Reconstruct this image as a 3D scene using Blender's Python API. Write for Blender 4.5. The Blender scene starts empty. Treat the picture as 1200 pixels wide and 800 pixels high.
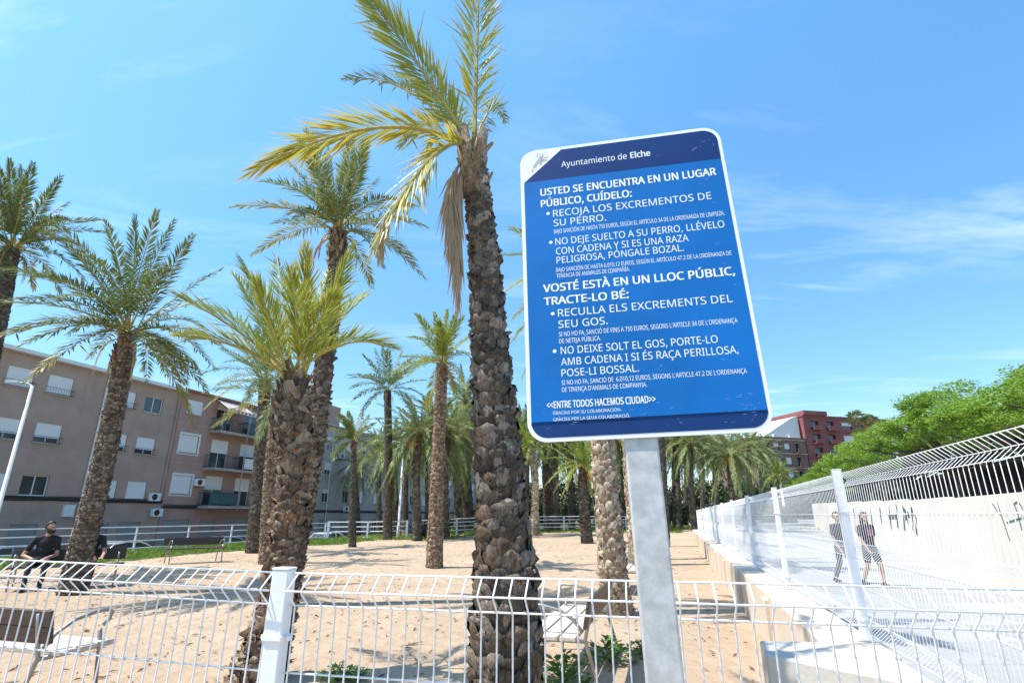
import bpy, bmesh, math, random
from mathutils import Vector, Matrix, noise
R = math.radians
C = bpy.context.scene.collection
sc = bpy.context.scene
PI = math.pi

# ------------------------------------------------------------------ camera, sky, sun, exposure
EYE = 1.46
F, CX, CY = 634.0, 600.0, 400.0
PITCH = math.atan(204 / F)
cam = bpy.data.cameras.new("camera")
cam.sensor_width = 36; cam.lens = F / 1200 * 36
cam.clip_start = 0.05; cam.clip_end = 3000
co = bpy.data.objects.new("camera", cam); C.objects.link(co)
co.location = (0, 0, EYE); co.rotation_euler = (PI / 2 + PITCH, 0, 0)
sc.camera = co

SUN_EL, SUN_AZ = R(61), R(259)          # azimuth clockwise from +Y
w = bpy.data.worlds.new("World"); sc.world = w; w.use_nodes = True
nt = w.node_tree; nt.nodes.clear()
def N(t, **k):
    n = nt.nodes.new(t)
    for a, v in k.items(): setattr(n, a, v)
    return n
sky = N("ShaderNodeTexSky", sky_type='NISHITA', sun_disc=False, sun_elevation=SUN_EL, sun_rotation=SUN_AZ,
        altitude=50, air_density=1.0, dust_density=0.4, ozone_density=2.2)
bg = N("ShaderNodeBackground"); out = N("ShaderNodeOutputWorld")
bg.inputs['Strength'].default_value = 0.15
hs = N("ShaderNodeHueSaturation"); hs.inputs['Saturation'].default_value = 1.2; hs.inputs['Value'].default_value = 1.0
hs.inputs['Hue'].default_value = 0.489
nt.links.new(sky.outputs[0], hs.inputs['Color'])
tc = N("ShaderNodeTexCoord"); sep = N("ShaderNodeSeparateXYZ")
nt.links.new(tc.outputs['Generated'], sep.inputs[0])
def math_node(op, a, b=None, clamp=False):
    m = N("ShaderNodeMath", operation=op, use_clamp=clamp)
    for i, v in enumerate((a, b)):
        if v is None: continue
        if isinstance(v, (int, float)): m.inputs[i].default_value = v
        else: nt.links.new(v, m.inputs[i])
    return m.outputs[0]
zz = math_node('MAXIMUM', sep.outputs[2], 0.06)
px_ = math_node('DIVIDE', sep.outputs[0], zz); py_ = math_node('DIVIDE', sep.outputs[1], zz)
cmb = N("ShaderNodeCombineXYZ"); nt.links.new(px_, cmb.inputs[0]); nt.links.new(py_, cmb.inputs[1])
mp = N("ShaderNodeMapping"); mp.inputs['Rotation'].default_value = (0, 0, R(-38)); mp.inputs['Scale'].default_value = (0.45, 1.5, 1)
mp.inputs['Location'].default_value = (0.35, 2.1, 0)
nt.links.new(cmb.outputs[0], mp.inputs[0])
n1 = N("ShaderNodeTexNoise"); n1.inputs['Scale'].default_value = 1.25; n1.inputs['Detail'].default_value = 8
n1.inputs['Roughness'].default_value = 0.62; n1.inputs['Distortion'].default_value = 0.7
n2 = N("ShaderNodeTexNoise"); n2.inputs['Scale'].default_value = 0.5; n2.inputs['Detail'].default_value = 2
nt.links.new(mp.outputs[0], n1.inputs['Vector']); nt.links.new(cmb.outputs[0], n2.inputs['Vector'])
r1 = N("ShaderNodeMapRange"); r1.inputs[1].default_value = 0.50; r1.inputs[2].default_value = 0.85
r2 = N("ShaderNodeMapRange"); r2.inputs[1].default_value = 0.42; r2.inputs[2].default_value = 0.68
nt.links.new(n1.outputs[0], r1.inputs[0]); nt.links.new(n2.outputs[0], r2.inputs[0])
cl = math_node('MULTIPLY', r1.outputs[0], r2.outputs[0])
cl = math_node('MULTIPLY', cl, 0.9, True)
mx = N("ShaderNodeMix", data_type='RGBA'); nt.links.new(cl, mx.inputs['Factor'])
el = N("ShaderNodeMapRange"); nt.links.new(sep.outputs[2], el.inputs[0])
for i_, v_ in ((1, .05), (2, .72), (3, .66), (4, 1.22)): el.inputs[i_].default_value = v_
vm = N("ShaderNodeVectorMath", operation='SCALE'); nt.links.new(hs.outputs[0], vm.inputs[0]); nt.links.new(el.outputs[0], vm.inputs['Scale'])
nt.links.new(vm.outputs[0], mx.inputs['A']); mx.inputs['B'].default_value = (5.6, 6.0, 6.4, 1)
nt.links.new(mx.outputs['Result'], bg.inputs[0]); nt.links.new(bg.outputs[0], out.inputs[0])

sl = bpy.data.lights.new("sun", 'SUN'); sl.energy = 3.7; sl.angle = R(0.53); sl.color = (1, 0.955, 0.88)
so = bpy.data.objects.new("sun", sl); C.objects.link(so)
sdir = Vector((math.sin(SUN_AZ) * math.cos(SUN_EL), math.cos(SUN_AZ) * math.cos(SUN_EL), math.sin(SUN_EL)))
so.rotation_euler = sdir.to_track_quat('Z', 'Y').to_euler(); so.location = sdir * 60
sc.view_settings.view_transform = 'Standard'; sc.view_settings.look = 'None'
sc.view_settings.exposure = 0.98; sc.view_settings.gamma = 1; sc.view_settings.use_curve_mapping = False
sc.cycles.max_bounces = 8; sc.cycles.transparent_max_bounces = 8

# ------------------------------------------------------------------ helpers
cP, sP = math.cos(PITCH), math.sin(PITCH)
def ray(px, py):
    u, v = (px - CX) / F, (CY - py) / F
    return Vector((u, cP - v * sP, v * cP + sP))
def gnd(px, py, z=0.0):
    d = ray(px, py); return d * ((z - EYE) / d.z) + Vector((0, 0, EYE))
def at(px, py, Y):                       # world point at forward distance Y
    d = ray(px, py); return d * (Y / d.y) + Vector((0, 0, EYE))
V = Vector

class MB:
    def __init__(s): s.v, s.f, s.m, s.a = [], [], [], []
    def add(s, vs, fs, m=0, a=0.0):
        b = len(s.v); s.v += [tuple(p) for p in vs]; s.f += [tuple(b + i for i in f) for f in fs]; s.m += [m] * len(fs)
        s.a += (list(a) if isinstance(a, (list, tuple)) else [a] * len(vs))
    def box(s, lo, hi, m=0, M=None):
        x0, y0, z0 = lo; x1, y1, z1 = hi
        vs = [V(p) for p in ((x0,y0,z0),(x1,y0,z0),(x1,y1,z0),(x0,y1,z0),(x0,y0,z1),(x1,y0,z1),(x1,y1,z1),(x0,y1,z1))]
        if M: vs = [M @ p for p in vs]
        s.add(vs, [(0,3,2,1),(4,5,6,7),(0,1,5,4),(1,2,6,5),(2,3,7,6),(3,0,4,7)], m)
    def tube(s, pts, r, n=6, m=0, cap=True, up=None, a=0.0):
        pts = [V(p) for p in pts]; k = len(pts)
        rr = r if isinstance(r, (list, tuple)) else [r] * k
        vs = []; U = None
        for i, p in enumerate(pts):
            t = (pts[min(i + 1, k - 1)] - pts[max(i - 1, 0)]).normalized()
            if U is None:
                U = t.orthogonal().normalized() if up is None else (V(up) - t * V(up).dot(t)).normalized()
            U = (U - t * U.dot(t)).normalized(); W = t.cross(U)
            for j in range(n):
                g = 2 * PI * (j + .5) / n
                vs.append(p + (U * math.cos(g) + W * math.sin(g)) * rr[i])
        fs = [(i*n+j, i*n+(j+1)%n, (i+1)*n+(j+1)%n, (i+1)*n+j) for i in range(k-1) for j in range(n)]
        if cap: fs += [tuple(range(n))[::-1], tuple((k-1)*n + j for j in range(n))]
        s.add(vs, fs, m, a)
    def prism(s, poly, z0, z1, m=0, M=None):     # poly in XY (ccw), extruded along Z
        n = len(poly)
        vs = [V((x, y, z0)) for x, y in poly] + [V((x, y, z1)) for x, y in poly]
        if M: vs = [M @ p for p in vs]
        s.add(vs, [tuple(range(n))[::-1], tuple(range(n, 2*n))] + [(i, (i+1)%n, n+(i+1)%n, n+i) for i in range(n)], m)
    def lathe(s, prof, n=16, m=0, o=(0,0,0)):    # prof [(r,z)]
        vs = [V((o[0]+r*math.cos(2*PI*j/n), o[1]+r*math.sin(2*PI*j/n), o[2]+z)) for r, z in prof for j in range(n)]
        fs = [(i*n+j, i*n+(j+1)%n, (i+1)*n+(j+1)%n, (i+1)*n+j) for i in range(len(prof)-1) for j in range(n)]
        s.add(vs, fs, m)
    def mesh(s, name, mats, smooth=False, attr=False):
        me = bpy.data.meshes.new(name); me.from_pydata(s.v, [], s.f)
        for mt in (mats if isinstance(mats, (list, tuple)) else [mats]): me.materials.append(mt)
        me.polygons.foreach_set("material_index", s.m)
        if smooth: me.polygons.foreach_set("use_smooth", [True] * len(s.f))
        if attr:
            at_ = me.attributes.new("dry", 'FLOAT', 'POINT'); at_.data.foreach_set("value", s.a)
        me.update(); return me
    def build(s, name, mats, parent=None, smooth=False, attr=False, bevel=0):
        me = s.mesh(name, mats, smooth, attr)
        o = bpy.data.objects.new(name, me); C.objects.link(o)
        if parent: o.parent = parent
        if bevel:
            b = o.modifiers.new("b", 'BEVEL'); b.width = bevel; b.segments = 2; b.limit_method = 'ANGLE'
        return o
def tag(o, label=None, cat=None, group=None, kind=None):
    if label: o["label"] = label
    if cat: o["category"] = cat
    if group: o["group"] = group
    if kind: o["kind"] = kind
    return o
def thing(name, label, cat, loc=(0,0,0), rz=0, group=None):
    o = bpy.data.objects.new(name, None); C.objects.link(o); o.empty_display_size = .2
    o.location = loc; o.rotation_euler = (0, 0, rz)
    return tag(o, label, cat, group)
def kids(o): return [c for c in C.objects if c.parent is o]
def copy_tree(o, parent=None):
    c = o.copy(); C.objects.link(c); c.parent = parent
    for ch in kids(o): copy_tree(ch, c)
    return c
def link(name, me, parent=None):
    o = bpy.data.objects.new(name, me); C.objects.link(o)
    if parent: o.parent = parent
    return o

# ------------------------------------------------------------------ materials
class Mat:
    """small node builder"""
    def __init__(s, name, col=(.5,.5,.5), rough=.6, metal=0, spec=.5):
        s.m = bpy.data.materials.new(name); s.m.use_nodes = True; s.t = s.m.node_tree
        s.p = s.t.nodes['Principled BSDF']
        s.p.inputs['Base Color'].default_value = (*col, 1); s.p.inputs['Roughness'].default_value = rough
        s.p.inputs['Metallic'].default_value = metal; s.p.inputs['Specular IOR Level'].default_value = spec
        s.col = None
    def n(s, t, **k):
        n = s.t.nodes.new(t)
        for a, v in k.items():
            if a.startswith('i_'):
                n.inputs[a[2:].replace('_', ' ')].default_value = v
            else: setattr(n, a, v)
        return n
    def l(s, a, b): s.t.links.new(a, b)
    def coords(s, kind='Object', scale=(1,1,1)):
        tcn = s.n("ShaderNodeTexCoord"); mpn = s.n("ShaderNodeMapping"); mpn.inputs['Scale'].default_value = scale
        s.l(tcn.outputs[kind], mpn.inputs[0]); return mpn.outputs[0]
    def noise(s, scale, detail=4, rough=.55, co=None, dist=0):
        q = s.n("ShaderNodeTexNoise", i_Scale=scale, i_Detail=detail, i_Roughness=rough, i_Distortion=dist)
        if co: s.l(co, q.inputs['Vector'])
        return q.outputs['Fac']
    def ramp(s, fac, stops):
        r = s.n("ShaderNodeValToRGB"); e = r.color_ramp.elements
        while len(e) < len(stops): e.new(.5)
        for q, (p, c) in zip(e, stops): q.position = p; q.color = (*c, 1) if len(c) == 3 else c
        s.l(fac, r.inputs[0]); return r.outputs[0]
    def mix(s, fac, a, b, mode='MIX'):
        q = s.n("ShaderNodeMix", data_type='RGBA', blend_type=mode)
        for v, k in ((fac, 'Factor'), (a, 'A'), (b, 'B')):
            if isinstance(v, (int, float)): q.inputs[k].default_value = v
            elif isinstance(v, tuple): q.inputs[k].default_value = (*v, 1)
            else: s.l(v, q.inputs[k])
        return q.outputs['Result']
    def color(s, c): s.l(c, s.p.inputs['Base Color']); s.col = c
    def bump(s, h, strength=.3, dist=.02):
        b = s.n("ShaderNodeBump", i_Strength=strength, i_Distance=dist); s.l(h, b.inputs['Height'])
        s.l(b.outputs[0], s.p.inputs['Normal']); return b.outputs[0]

def varied(name, col, rough=.6, scale=6, amt=.25, metal=0, bump=0, bscale=None, kind='Object', spec=.5, dirt=None, stretch=(1,1,1)):
    M = Mat(name, col, rough, metal, spec); c0 = M.coords(kind, stretch)
    n_ = M.noise(scale, 6, .6, c0)
    lo = tuple(x * (1 - amt) for x in col); hi = tuple(min(1, x * (1 + amt)) for x in col)
    r = M.ramp(n_, [(.3, lo), (.7, hi)])
    if dirt:
        d = M.noise(scale * .35, 7, .7, c0); dm = M.ramp(d, [(.55, (0,0,0)), (.78, (1,1,1))])
        r = M.mix(dm, r, dirt)
    M.color(r)
    if bump: M.bump(M.noise(bscale or scale * 6, 5, .6, c0), bump, .01)
    return M.m

def sand_material():
    M = Mat("sand", rough=.95, spec=.15); c0 = M.coords()
    big = M.noise(.35, 5, .6, c0, .5); mid = M.noise(3.0, 6, .65, c0); fine = M.noise(60, 3, .7, c0)
    a = M.ramp(big, [(.3, (.395, .288, .192)), (.55, (.46, .35, .245)), (.75, (.52, .41, .30))])
    b = M.mix(M.ramp(mid, [(.35, (.0,)*3), (.7, (1,)*3)]), a, M.mix(.35, a, (.44, .31, .20)))
    cc = M.mix(M.ramp(fine, [(.62, (0,)*3), (.75, (.5,)*3)]), b, (.30, .21, .13))
    M.color(cc)
    vo = M.n("ShaderNodeTexVoronoi", i_Scale=4.5); M.l(c0, vo.inputs['Vector'])
    h1 = M.n("ShaderNodeMath", operation='MULTIPLY'); M.l(vo.outputs['Distance'], h1.inputs[0]); h1.inputs[1].default_value = .5
    h2 = M.n("ShaderNodeMath", operation='ADD'); M.l(h1.outputs[0], h2.inputs[0]); M.l(mid, h2.inputs[1])
    h3 = M.n("ShaderNodeMath", operation='MULTIPLY_ADD'); M.l(fine, h3.inputs[0]); h3.inputs[1].default_value = .18; M.l(h2.outputs[0], h3.inputs[2])
    M.bump(h3.outputs[0], 1.0, .075)
    return M.m

def bark_material(name, dark, mid, light, orange=None, fib=26):
    M = Mat(name, rough=.93, spec=.2); c0 = M.coords()
    geo = M.n("ShaderNodeNewGeometry")
    rnd = M.ramp(geo.outputs['Random Per Island'], [(.0, dark), (.45, mid), (.8, light), (.97, tuple(x*1.3 for x in light))])
    st = M.coords('Object', (1, 1, .28)); fibn = M.noise(fib, 6, .7, st, .6)
    col = M.mix(M.ramp(fibn, [(.35, (.55,)*3), (.68, (1.25,)*3)]), rnd, rnd)
    q = M.n("ShaderNodeMix", data_type='RGBA', blend_type='MULTIPLY'); q.inputs['Factor'].default_value = 1
    M.l(rnd, q.inputs['A']); M.l(M.ramp(fibn, [(.32, (.42,)*3), (.66, (1.25,)*3)]), q.inputs['B'])
    col = q.outputs['Result']
    if orange:
        on = M.noise(4.0, 5, .6, c0); col = M.mix(M.ramp(on, [(.57, (0,)*3), (.70, (.7,)*3)]), col, orange)
    f2 = M.noise(75, 5, .7, M.coords('Object', (1, 1, .4)), .8)
    q2 = M.n("ShaderNodeMix", data_type='RGBA', blend_type='MULTIPLY'); q2.inputs['Factor'].default_value = 1
    M.l(col, q2.inputs['A']); M.l(M.ramp(f2, [(.34, (.5,)*3), (.6, (1.2,)*3)]), q2.inputs['B'])
    hs_ = M.n("ShaderNodeMath", operation='MULTIPLY_ADD'); M.l(f2, hs_.inputs[0]); hs_.inputs[1].default_value = .5; M.l(fibn, hs_.inputs[2])
    M.color(q2.outputs['Result']); M.bump(hs_.outputs[0], 1.0, .035); return M.m

def leaf_material(name, g1, g2, yellow, straw, trans=.35, rough=.42):
    M = Mat(name, rough=rough, spec=.45)
    geo = M.n("ShaderNodeNewGeometry")
    base = M.ramp(geo.outputs['Random Per Island'], [(0, g1), (1, g2)])
    an = M.n("ShaderNodeAttribute", attribute_name="dry")
    y = M.mix(M.ramp(an.outputs['Fac'], [(.0, (0,)*3), (.55, (1,)*3)]), base, yellow)
    y2 = M.mix(M.ramp(an.outputs['Fac'], [(.6, (0,)*3), (1, (1,)*3)]), y, straw)
    M.color(y2)
    tr = M.n("ShaderNodeBsdfTranslucent"); M.l(y2, tr.inputs['Color'])
    ms = M.n("ShaderNodeMixShader"); ms.inputs[0].default_value = trans
    o_ = M.t.nodes['Material Output']
    M.l(M.p.outputs[0], ms.inputs[1]); M.l(tr.outputs[0], ms.inputs[2]); M.l(ms.outputs[0], o_.inputs[0])
    return M.m

def tile_material(name, col, joint, sx, sy, rough=.85, amt=.12):
    M = Mat(name, col, rough, 0, .3); c0 = M.coords()
    b = M.n("ShaderNodeTexBrick", offset=.0); M.l(c0, b.inputs['Vector'])
    b.inputs['Scale'].default_value = 1; b.inputs['Brick Width'].default_value = sx; b.inputs['Row Height'].default_value = sy
    b.inputs['Mortar Size'].default_value = .012; b.inputs['Mortar Smooth'].default_value = .3
    b.inputs['Color1'].default_value = (*col, 1); b.inputs['Color2'].default_value = (*[x*(1-amt) for x in col], 1)
    b.inputs['Mortar'].default_value = (*joint, 1)
    nz = M.noise(1.3, 7, .65, c0)
    q = M.mix(.22, b.outputs[0], M.ramp(nz, [(.3, tuple(x*.6 for x in col)), (.65, tuple(min(1, x*1.1) for x in col))]))
    M.color(q); M.bump(M.noise(40, 4, .6, c0), .15, .01); return M.m

def stucco(name, col, streak=.3):
    M = Mat(name, col, .9, 0, .2); c0 = M.coords(); st = M.coords('Object', (1.2, 1.2, .12))
    n1_ = M.noise(.5, 6, .65, c0); n2_ = M.noise(2.2, 5, .6, st); n3_ = M.noise(35, 4, .6, c0)
    a = M.ramp(n1_, [(.3, tuple(x*.82 for x in col)), (.7, tuple(x*1.12 for x in col))])
    b = M.mix(M.ramp(n2_, [(.55, (0,)*3), (.8, (streak,)*3)]), a, tuple(x*.5 for x in col))
    M.color(b); M.bump(n3_, .35, .01); return M.m

MAT = dict(
    sand=sand_material(),
    soil=varied("grass_soil", (.075, .095, .03), .95, 1.5, .4, bump=.5),
    grove=varied("grove_soil", (.16, .13, .08), .95, .8, .45, bump=.4),
    asphalt=varied("asphalt", (.055, .055, .058), .9, 3, .3, bump=.4, bscale=80),
    earth=varied("earth", (.19, .16, .12), .95, .3, .35),
    paving=tile_material("pale_paving", (.38, .375, .36), (.19, .19, .18), 1.2, 1.2, amt=.22),
    pavement=tile_material("pavement", (.36, .34, .32), (.2, .2, .2), .4, .4),
    wallc=stucco("pale_concrete", (.64, .53, .42), .2),
    plinth=stucco("stained_concrete", (.52, .49, .44), .7),
    gwall=stucco("white_concrete", (.68, .635, .53), .08),
    white=varied("white_paint", (.78, .79, .80), .38, 9, .06, dirt=None),
    whitefar=varied("weathered_white_paint", (.62, .62, .61), .5, 4, .12),
    galv=varied("galvanised_steel", (.50, .50, .485), .5, 30, .20, metal=.3, bump=.05, bscale=60, spec=.5, dirt=(.38,.41,.44)),
    steel=varied("dull_steel", (.34, .33, .31), .45, 20, .15, metal=.7),
    darkwood=varied("dark_wood", (.07, .046, .034), .55, 5, .35, bump=.2, stretch=(1, 8, 8)),
    palewood=varied("sunlit_seat_wood", (.52, .46, .38), .7, 5, .2, bump=.25, stretch=(1, 8, 8)),  # pale tone paints sun glare onto the bench seats
    bark=bark_material("palm_bark", (.125, .095, .072), (.21, .165, .125), (.34, .28, .22), (.33, .19, .10)),
    barkpale=bark_material("pale_palm_bark", (.34, .24, .155), (.48, .36, .25), (.62, .50, .37)),
    barkdark=bark_material("dark_palm_bark", (.085, .068, .053), (.14, .112, .086), (.21, .17, .13)),
    barkwarm=bark_material("warm_palm_bark", (.19, .125, .085), (.30, .205, .14), (.45, .335, .235), (.50, .26, .12)),
    leaf=leaf_material("palm_leaf", (.165, .25, .035), (.26, .35, .07), (.56, .45, .06), (.50, .37, .24)),
    leafgrey=leaf_material("greygreen_palm_leaf", (.12, .185, .06), (.215, .285, .12), (.46, .39, .09), (.46, .36, .23)),
    leafdark=leaf_material("dark_palm_leaf", (.075, .135, .04), (.16, .225, .08), (.38, .29, .06), (.40, .30, .18), .3),
    rachis=varied("palm_rachis", (.36, .30, .09), .75, 8, .25, spec=.2),
    rachisdry=varied("dry_palm_rachis", (.34, .22, .12), .7, 8, .3),
    fruit=varied("orange_dates", (.62, .24, .03), .5, 30, .3),
    tleaf=leaf_material("tree_leaf", (.15, .28, .02), (.25, .40, .05), (.3, .36, .05), (.3, .3, .1), .42, .5),
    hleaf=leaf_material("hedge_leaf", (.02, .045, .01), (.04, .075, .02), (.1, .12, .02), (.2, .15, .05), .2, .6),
    twood=varied("tree_wood", (.11, .085, .06), .9, 6, .3, bump=.4),
    grass=leaf_material("grass_blade", (.085, .19, .02), (.17, .31, .04), (.3, .33, .06), (.4, .34, .15), .4, .55),
    weed=leaf_material("weed_leaf", (.09, .20, .035), (.17, .30, .07), (.2, .28, .05), (.3, .25, .1), .35, .5),
    stucco_brown=stucco("brown_render", (.42, .305, .245)),
    stucco_pink=stucco("pink_brown_render", (.42, .265, .22)),
    stucco_grey=stucco("grey_render", (.44, .40, .375)),
    stucco_low=stucco("ground_floor_render", (.25, .195, .165)),
    roof=varied("roof_sheet", (.55, .54, .53), .7, 1, .15),
    tile=varied("roof_tiles", (.36, .17, .11), .85, 3, .3),
    shutter=varied("white_shutter", (.72, .72, .71), .6, 3, .06, bump=.3, bscale=4, stretch=(.01, .01, 14)),
    doorshut=varied("grey_roller_door", (.27, .25, .24), .6, 3, .12, bump=.3, bscale=4, stretch=(.01, .01, 14)),
    frame=varied("white_frame", (.70, .70, .69), .5, 5, .05),
    glass=Mat("window_glass", (.035, .045, .055), .08, 0, .8).m,
    black=varied("black_metal", (.02, .02, .022), .5, 10, .2),
    cable=varied("cable", (.03, .03, .03), .7, 10, .2),
    awnw=varied("awning_white", (.70, .66, .62), .8, 5, .08), awnr=varied("awning_stripe", (.42, .20, .17), .8, 5, .1),
    teal=varied("green_balcony_cloth", (.05, .11, .12), .8, 5, .2),
    redb=stucco("red_brick", (.28, .11, .10), .2), brownb=stucco("brown_brick", (.22, .14, .11), .15),
    slab=stucco("slab_edge", (.42, .36, .31), .3),
    sblue=varied("sign_blue", (.008, .140, .43), .55, 3, .17, spec=.14, dirt=(.03, .19, .48)),
    sdark=varied("sign_dark_blue", (.007, .038, .15), .5, 3, .12, spec=.2),
    swhite=varied("sign_white", (.78, .79, .80), .35, 6, .05, spec=.4),
    letter=Mat("lettering_white", (.84, .85, .86), .4).m,
    crest=Mat("crest_grey", (.40, .40, .41), .5).m,
    graf=varied("graffiti_paint", (.11, .115, .12), .7, 5, .2),
    skin=varied("skin", (.46, .26, .17), .5, 12, .08), hair=varied("hair", (.025, .018, .014), .6, 30, .3),
    cblack=varied("black_cloth", (.016, .016, .018), .85, 9, .3), cgrey=varied("charcoal_cloth", (.03, .03, .036), .85, 9, .3),
    cbrown=varied("rust_cloth", (.13, .05, .03), .85, 9, .2), cpink=varied("pink_print", (.55, .10, .19), .8, 9, .2),
    shoe=varied("shoe", (.03, .03, .032), .6, 9, .2), shoew=varied("pale_shoe", (.6, .6, .6), .6, 9, .1),
    litter=varied("dry_litter", (.16, .095, .05), .9, 30, .5),
)
m_ = Mat("steel_blue_car", (.16, .26, .40), .25, .3); MAT['carblue'] = m_.m
m_ = Mat("silver_car", (.52, .54, .56), .25, .4); MAT['carsilver'] = m_.m
m_ = Mat("white_car", (.75, .75, .75), .25); MAT['carwhite'] = m_.m
m_ = Mat("tyre", (.02, .02, .02), .8); MAT['tyre'] = m_.m
m_ = Mat("lamp_lens", (.75, .75, .72), .15); MAT['lens'] = m_.m
m_ = Mat("tail_lens", (.45, .02, .02), .2); MAT['tail'] = m_.m

# ------------------------------------------------------------------ ground, street, path
def smooth(a, b, x):
    t = max(0, min(1, (x - a) / (b - a))); return t * t * (3 - 2 * t)
def xl(y): return -22.7 + .305 * y            # park edge towards the street
def xw(y): return 1.29 + .29 * y              # line of the fence on the low wall
def gz(x, y):                                 # height of the park floor
    z = .35 * smooth(27, 43, y) * smooth(-9, -1, x)
    z += .035 * noise.noise((x * .35, y * .35, 0)) * smooth(2, 6, y)
    z += .012 * noise.noise((x * 1.7, y * 1.7, 3)) + .006 * noise.noise((x * 5, y * 5, 7))
    z -= 1.1 * smooth(1.5, 5.5, xl(y) - x)    # bank down to the street
    return z
def sheet(name, x0, x1, y0, y1, step, zf, mat, kind="structure", keep=None):
    nx = int((x1 - x0) / step) + 1; ny = int((y1 - y0) / step) + 1
    mb = MB(); vs = [(x0 + i * step, y0 + j * step, zf(x0 + i * step, y0 + j * step)) for j in range(ny) for i in range(nx)]
    fs = []
    for j in range(ny - 1):
        for i in range(nx - 1):
            cx_, cy_ = x0 + (i + .5) * step, y0 + (j + .5) * step
            if keep is None or keep(cx_, cy_): fs.append((j*nx+i, j*nx+i+1, (j+1)*nx+i+1, (j+1)*nx+i))
    mb.add(vs, fs); o = mb.build(name, mat, smooth=True); return tag(o, kind=kind)
mb = MB(); mb.add([(-900, -900, -1.25), (900, -900, -1.25), (900, 900, -1.25), (-900, 900, -1.25)], [(0,1,2,3)])
tag(mb.build("ground", MAT['earth']), kind="structure")
sheet("park_sand", -30, 18, -6, 48, .2, gz, MAT['sand'], keep=lambda x, y: x < xw(y) - .12 and x > xl(y) - 6)
def far_z(x, y): return .33 + .1 * noise.noise((x * .1, y * .1, 1)) - 1.5 * smooth(0, 14, xl(y) - x + 4)
sheet("grove_floor", -20, 70, 47.5, 150, 2.5, far_z, MAT['grove'], keep=lambda x, y: x > xl(y) - 10)
# street beside the houses
FD = V((math.sin(R(17)), math.cos(R(17)), 0)); FP = V((-28.9, 29.0, 0)); FN = V((FD.y, -FD.x, 0))   # facade line, normal to the street
def strip(name, off0, off1, z, mat, t0=-60, t1=150, thick=.15):
    mb = MB(); p = [FP + FD * t + FN * o for t, o in ((t0, off0), (t0, off1), (t1, off1), (t1, off0))]
    q = [(a.x, a.y) for a in p]
    mb.prism(q, z - thick, z)
    return tag(mb.build(name, mat), kind="structure")
strip("street", 2.2, 10.6, -1.23, MAT['asphalt'], thick=.01)
strip("pavement", -.6, 2.2, -1.10, MAT['pavement'], thick=.14)
strip("pavement", 10.6, 13.2, -1.10, MAT['pavement'], thick=.14)
# pale path beyond the low wall
def path_z(x, y): return -.2 + .016 * max(0, y - 13)
mb = MB(); ys = [-10 + 2*i for i in range(48)]; nx = 12
mb.add([(xw(y) - .05 + (62 - xw(y))*(i/nx)**1.3, y, path_z(0, y)) for y in ys for i in range(nx+1)], [(j*(nx+1)+i, j*(nx+1)+i+1, (j+1)*(nx+1)+i+1, (j+1)*(nx+1)+i) for j in range(47) for i in range(nx)])
tag(mb.build("path", MAT['paving']), kind="structure")

def grass_patch(name, poly_test, box, dens, h, seed, mat=MAT['grass']):
    rnd = random.Random(seed); mb = MB(); x0, x1, y0, y1 = box
    for _ in range(int((x1-x0)*(y1-y0)*dens)):
        x, y = rnd.uniform(x0, x1), rnd.uniform(y0, y1)
        k = poly_test(x, y)
        if rnd.random() > k: continue
        z = gz(x, y) if y < 47.5 else far_z(x, y)
        for b in range(5):
            a = rnd.uniform(0, 2*PI); hh = h * rnd.uniform(.5, 1.25) * (.5 + .5*k); ww = .012 + .02*rnd.random()
            ox, oy = rnd.gauss(0, .05), rnd.gauss(0, .05)
            dx, dy = math.cos(a), math.sin(a); l = hh * rnd.uniform(.2, .8)
            p = V((x+ox, y+oy, z - .02))
            mb.add([p + V((-dy*ww, dx*ww, 0)), p + V((dy*ww, -dx*ww, 0)), p + V((dx*l*.4+dy*ww*.7, dy*l*.4-dx*ww*.7, hh*.7)), p + V((dx*l, dy*l, hh))],
                   [(0,1,2),(0,2,3)], 0, rnd.random()*.35)
    return tag(mb.build(name, mat, attr=True), kind="stuff")
def edge_grass(x, y):                          # strip along the street fence, widening at the back
    d = x - xl(y); wdt = 2.7 + .6*noise.noise((x*.3, y*.3, 5))
    if y > 30: wdt += (y-30)*.35
    return 1 - smooth(wdt, wdt + 1.0, d) if d > -2.2 else 0
def back_grass(x, y):
    lim = (34.3 if x < -1 else 34.3 + (x+1)*.9) + 1.0*noise.noise((x*.25, y*.25, 9))
    if x > 2: lim = 39.5 + .5*noise.noise((x*.25, y*.25, 9))
    if x > xw(y) - 1.0: return 0
    return smooth(lim, lim + .8, y) * (.55 + .45*noise.noise((x*.6, y*.6, 2)))
grass_patch("street_side_grass", edge_grass, (-24, -9, 9, 37), 42, .15, 1)
grass_patch("back_grass", back_grass, (-12, 15, 32, 47), 22, .17, 2)
grass_patch("grove_grass", lambda x, y: .75 if noise.noise((x*.12, y*.12, 4)) > -.15 else .1, (-8, 26, 47.5, 75), 7, .22, 3)
def turf(name, test, x0, x1, y0, y1, dz):
    sheet(name, x0, x1, y0, y1, .4, lambda x, y: gz(x, y) + dz, MAT['soil'], keep=lambda x, y: test(x, y) > .55)
turf("turf_soil", edge_grass, -24, -9, 9, 37, .012); turf("turf_soil", back_grass, -12, 15, 32, 47, .012)
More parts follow.
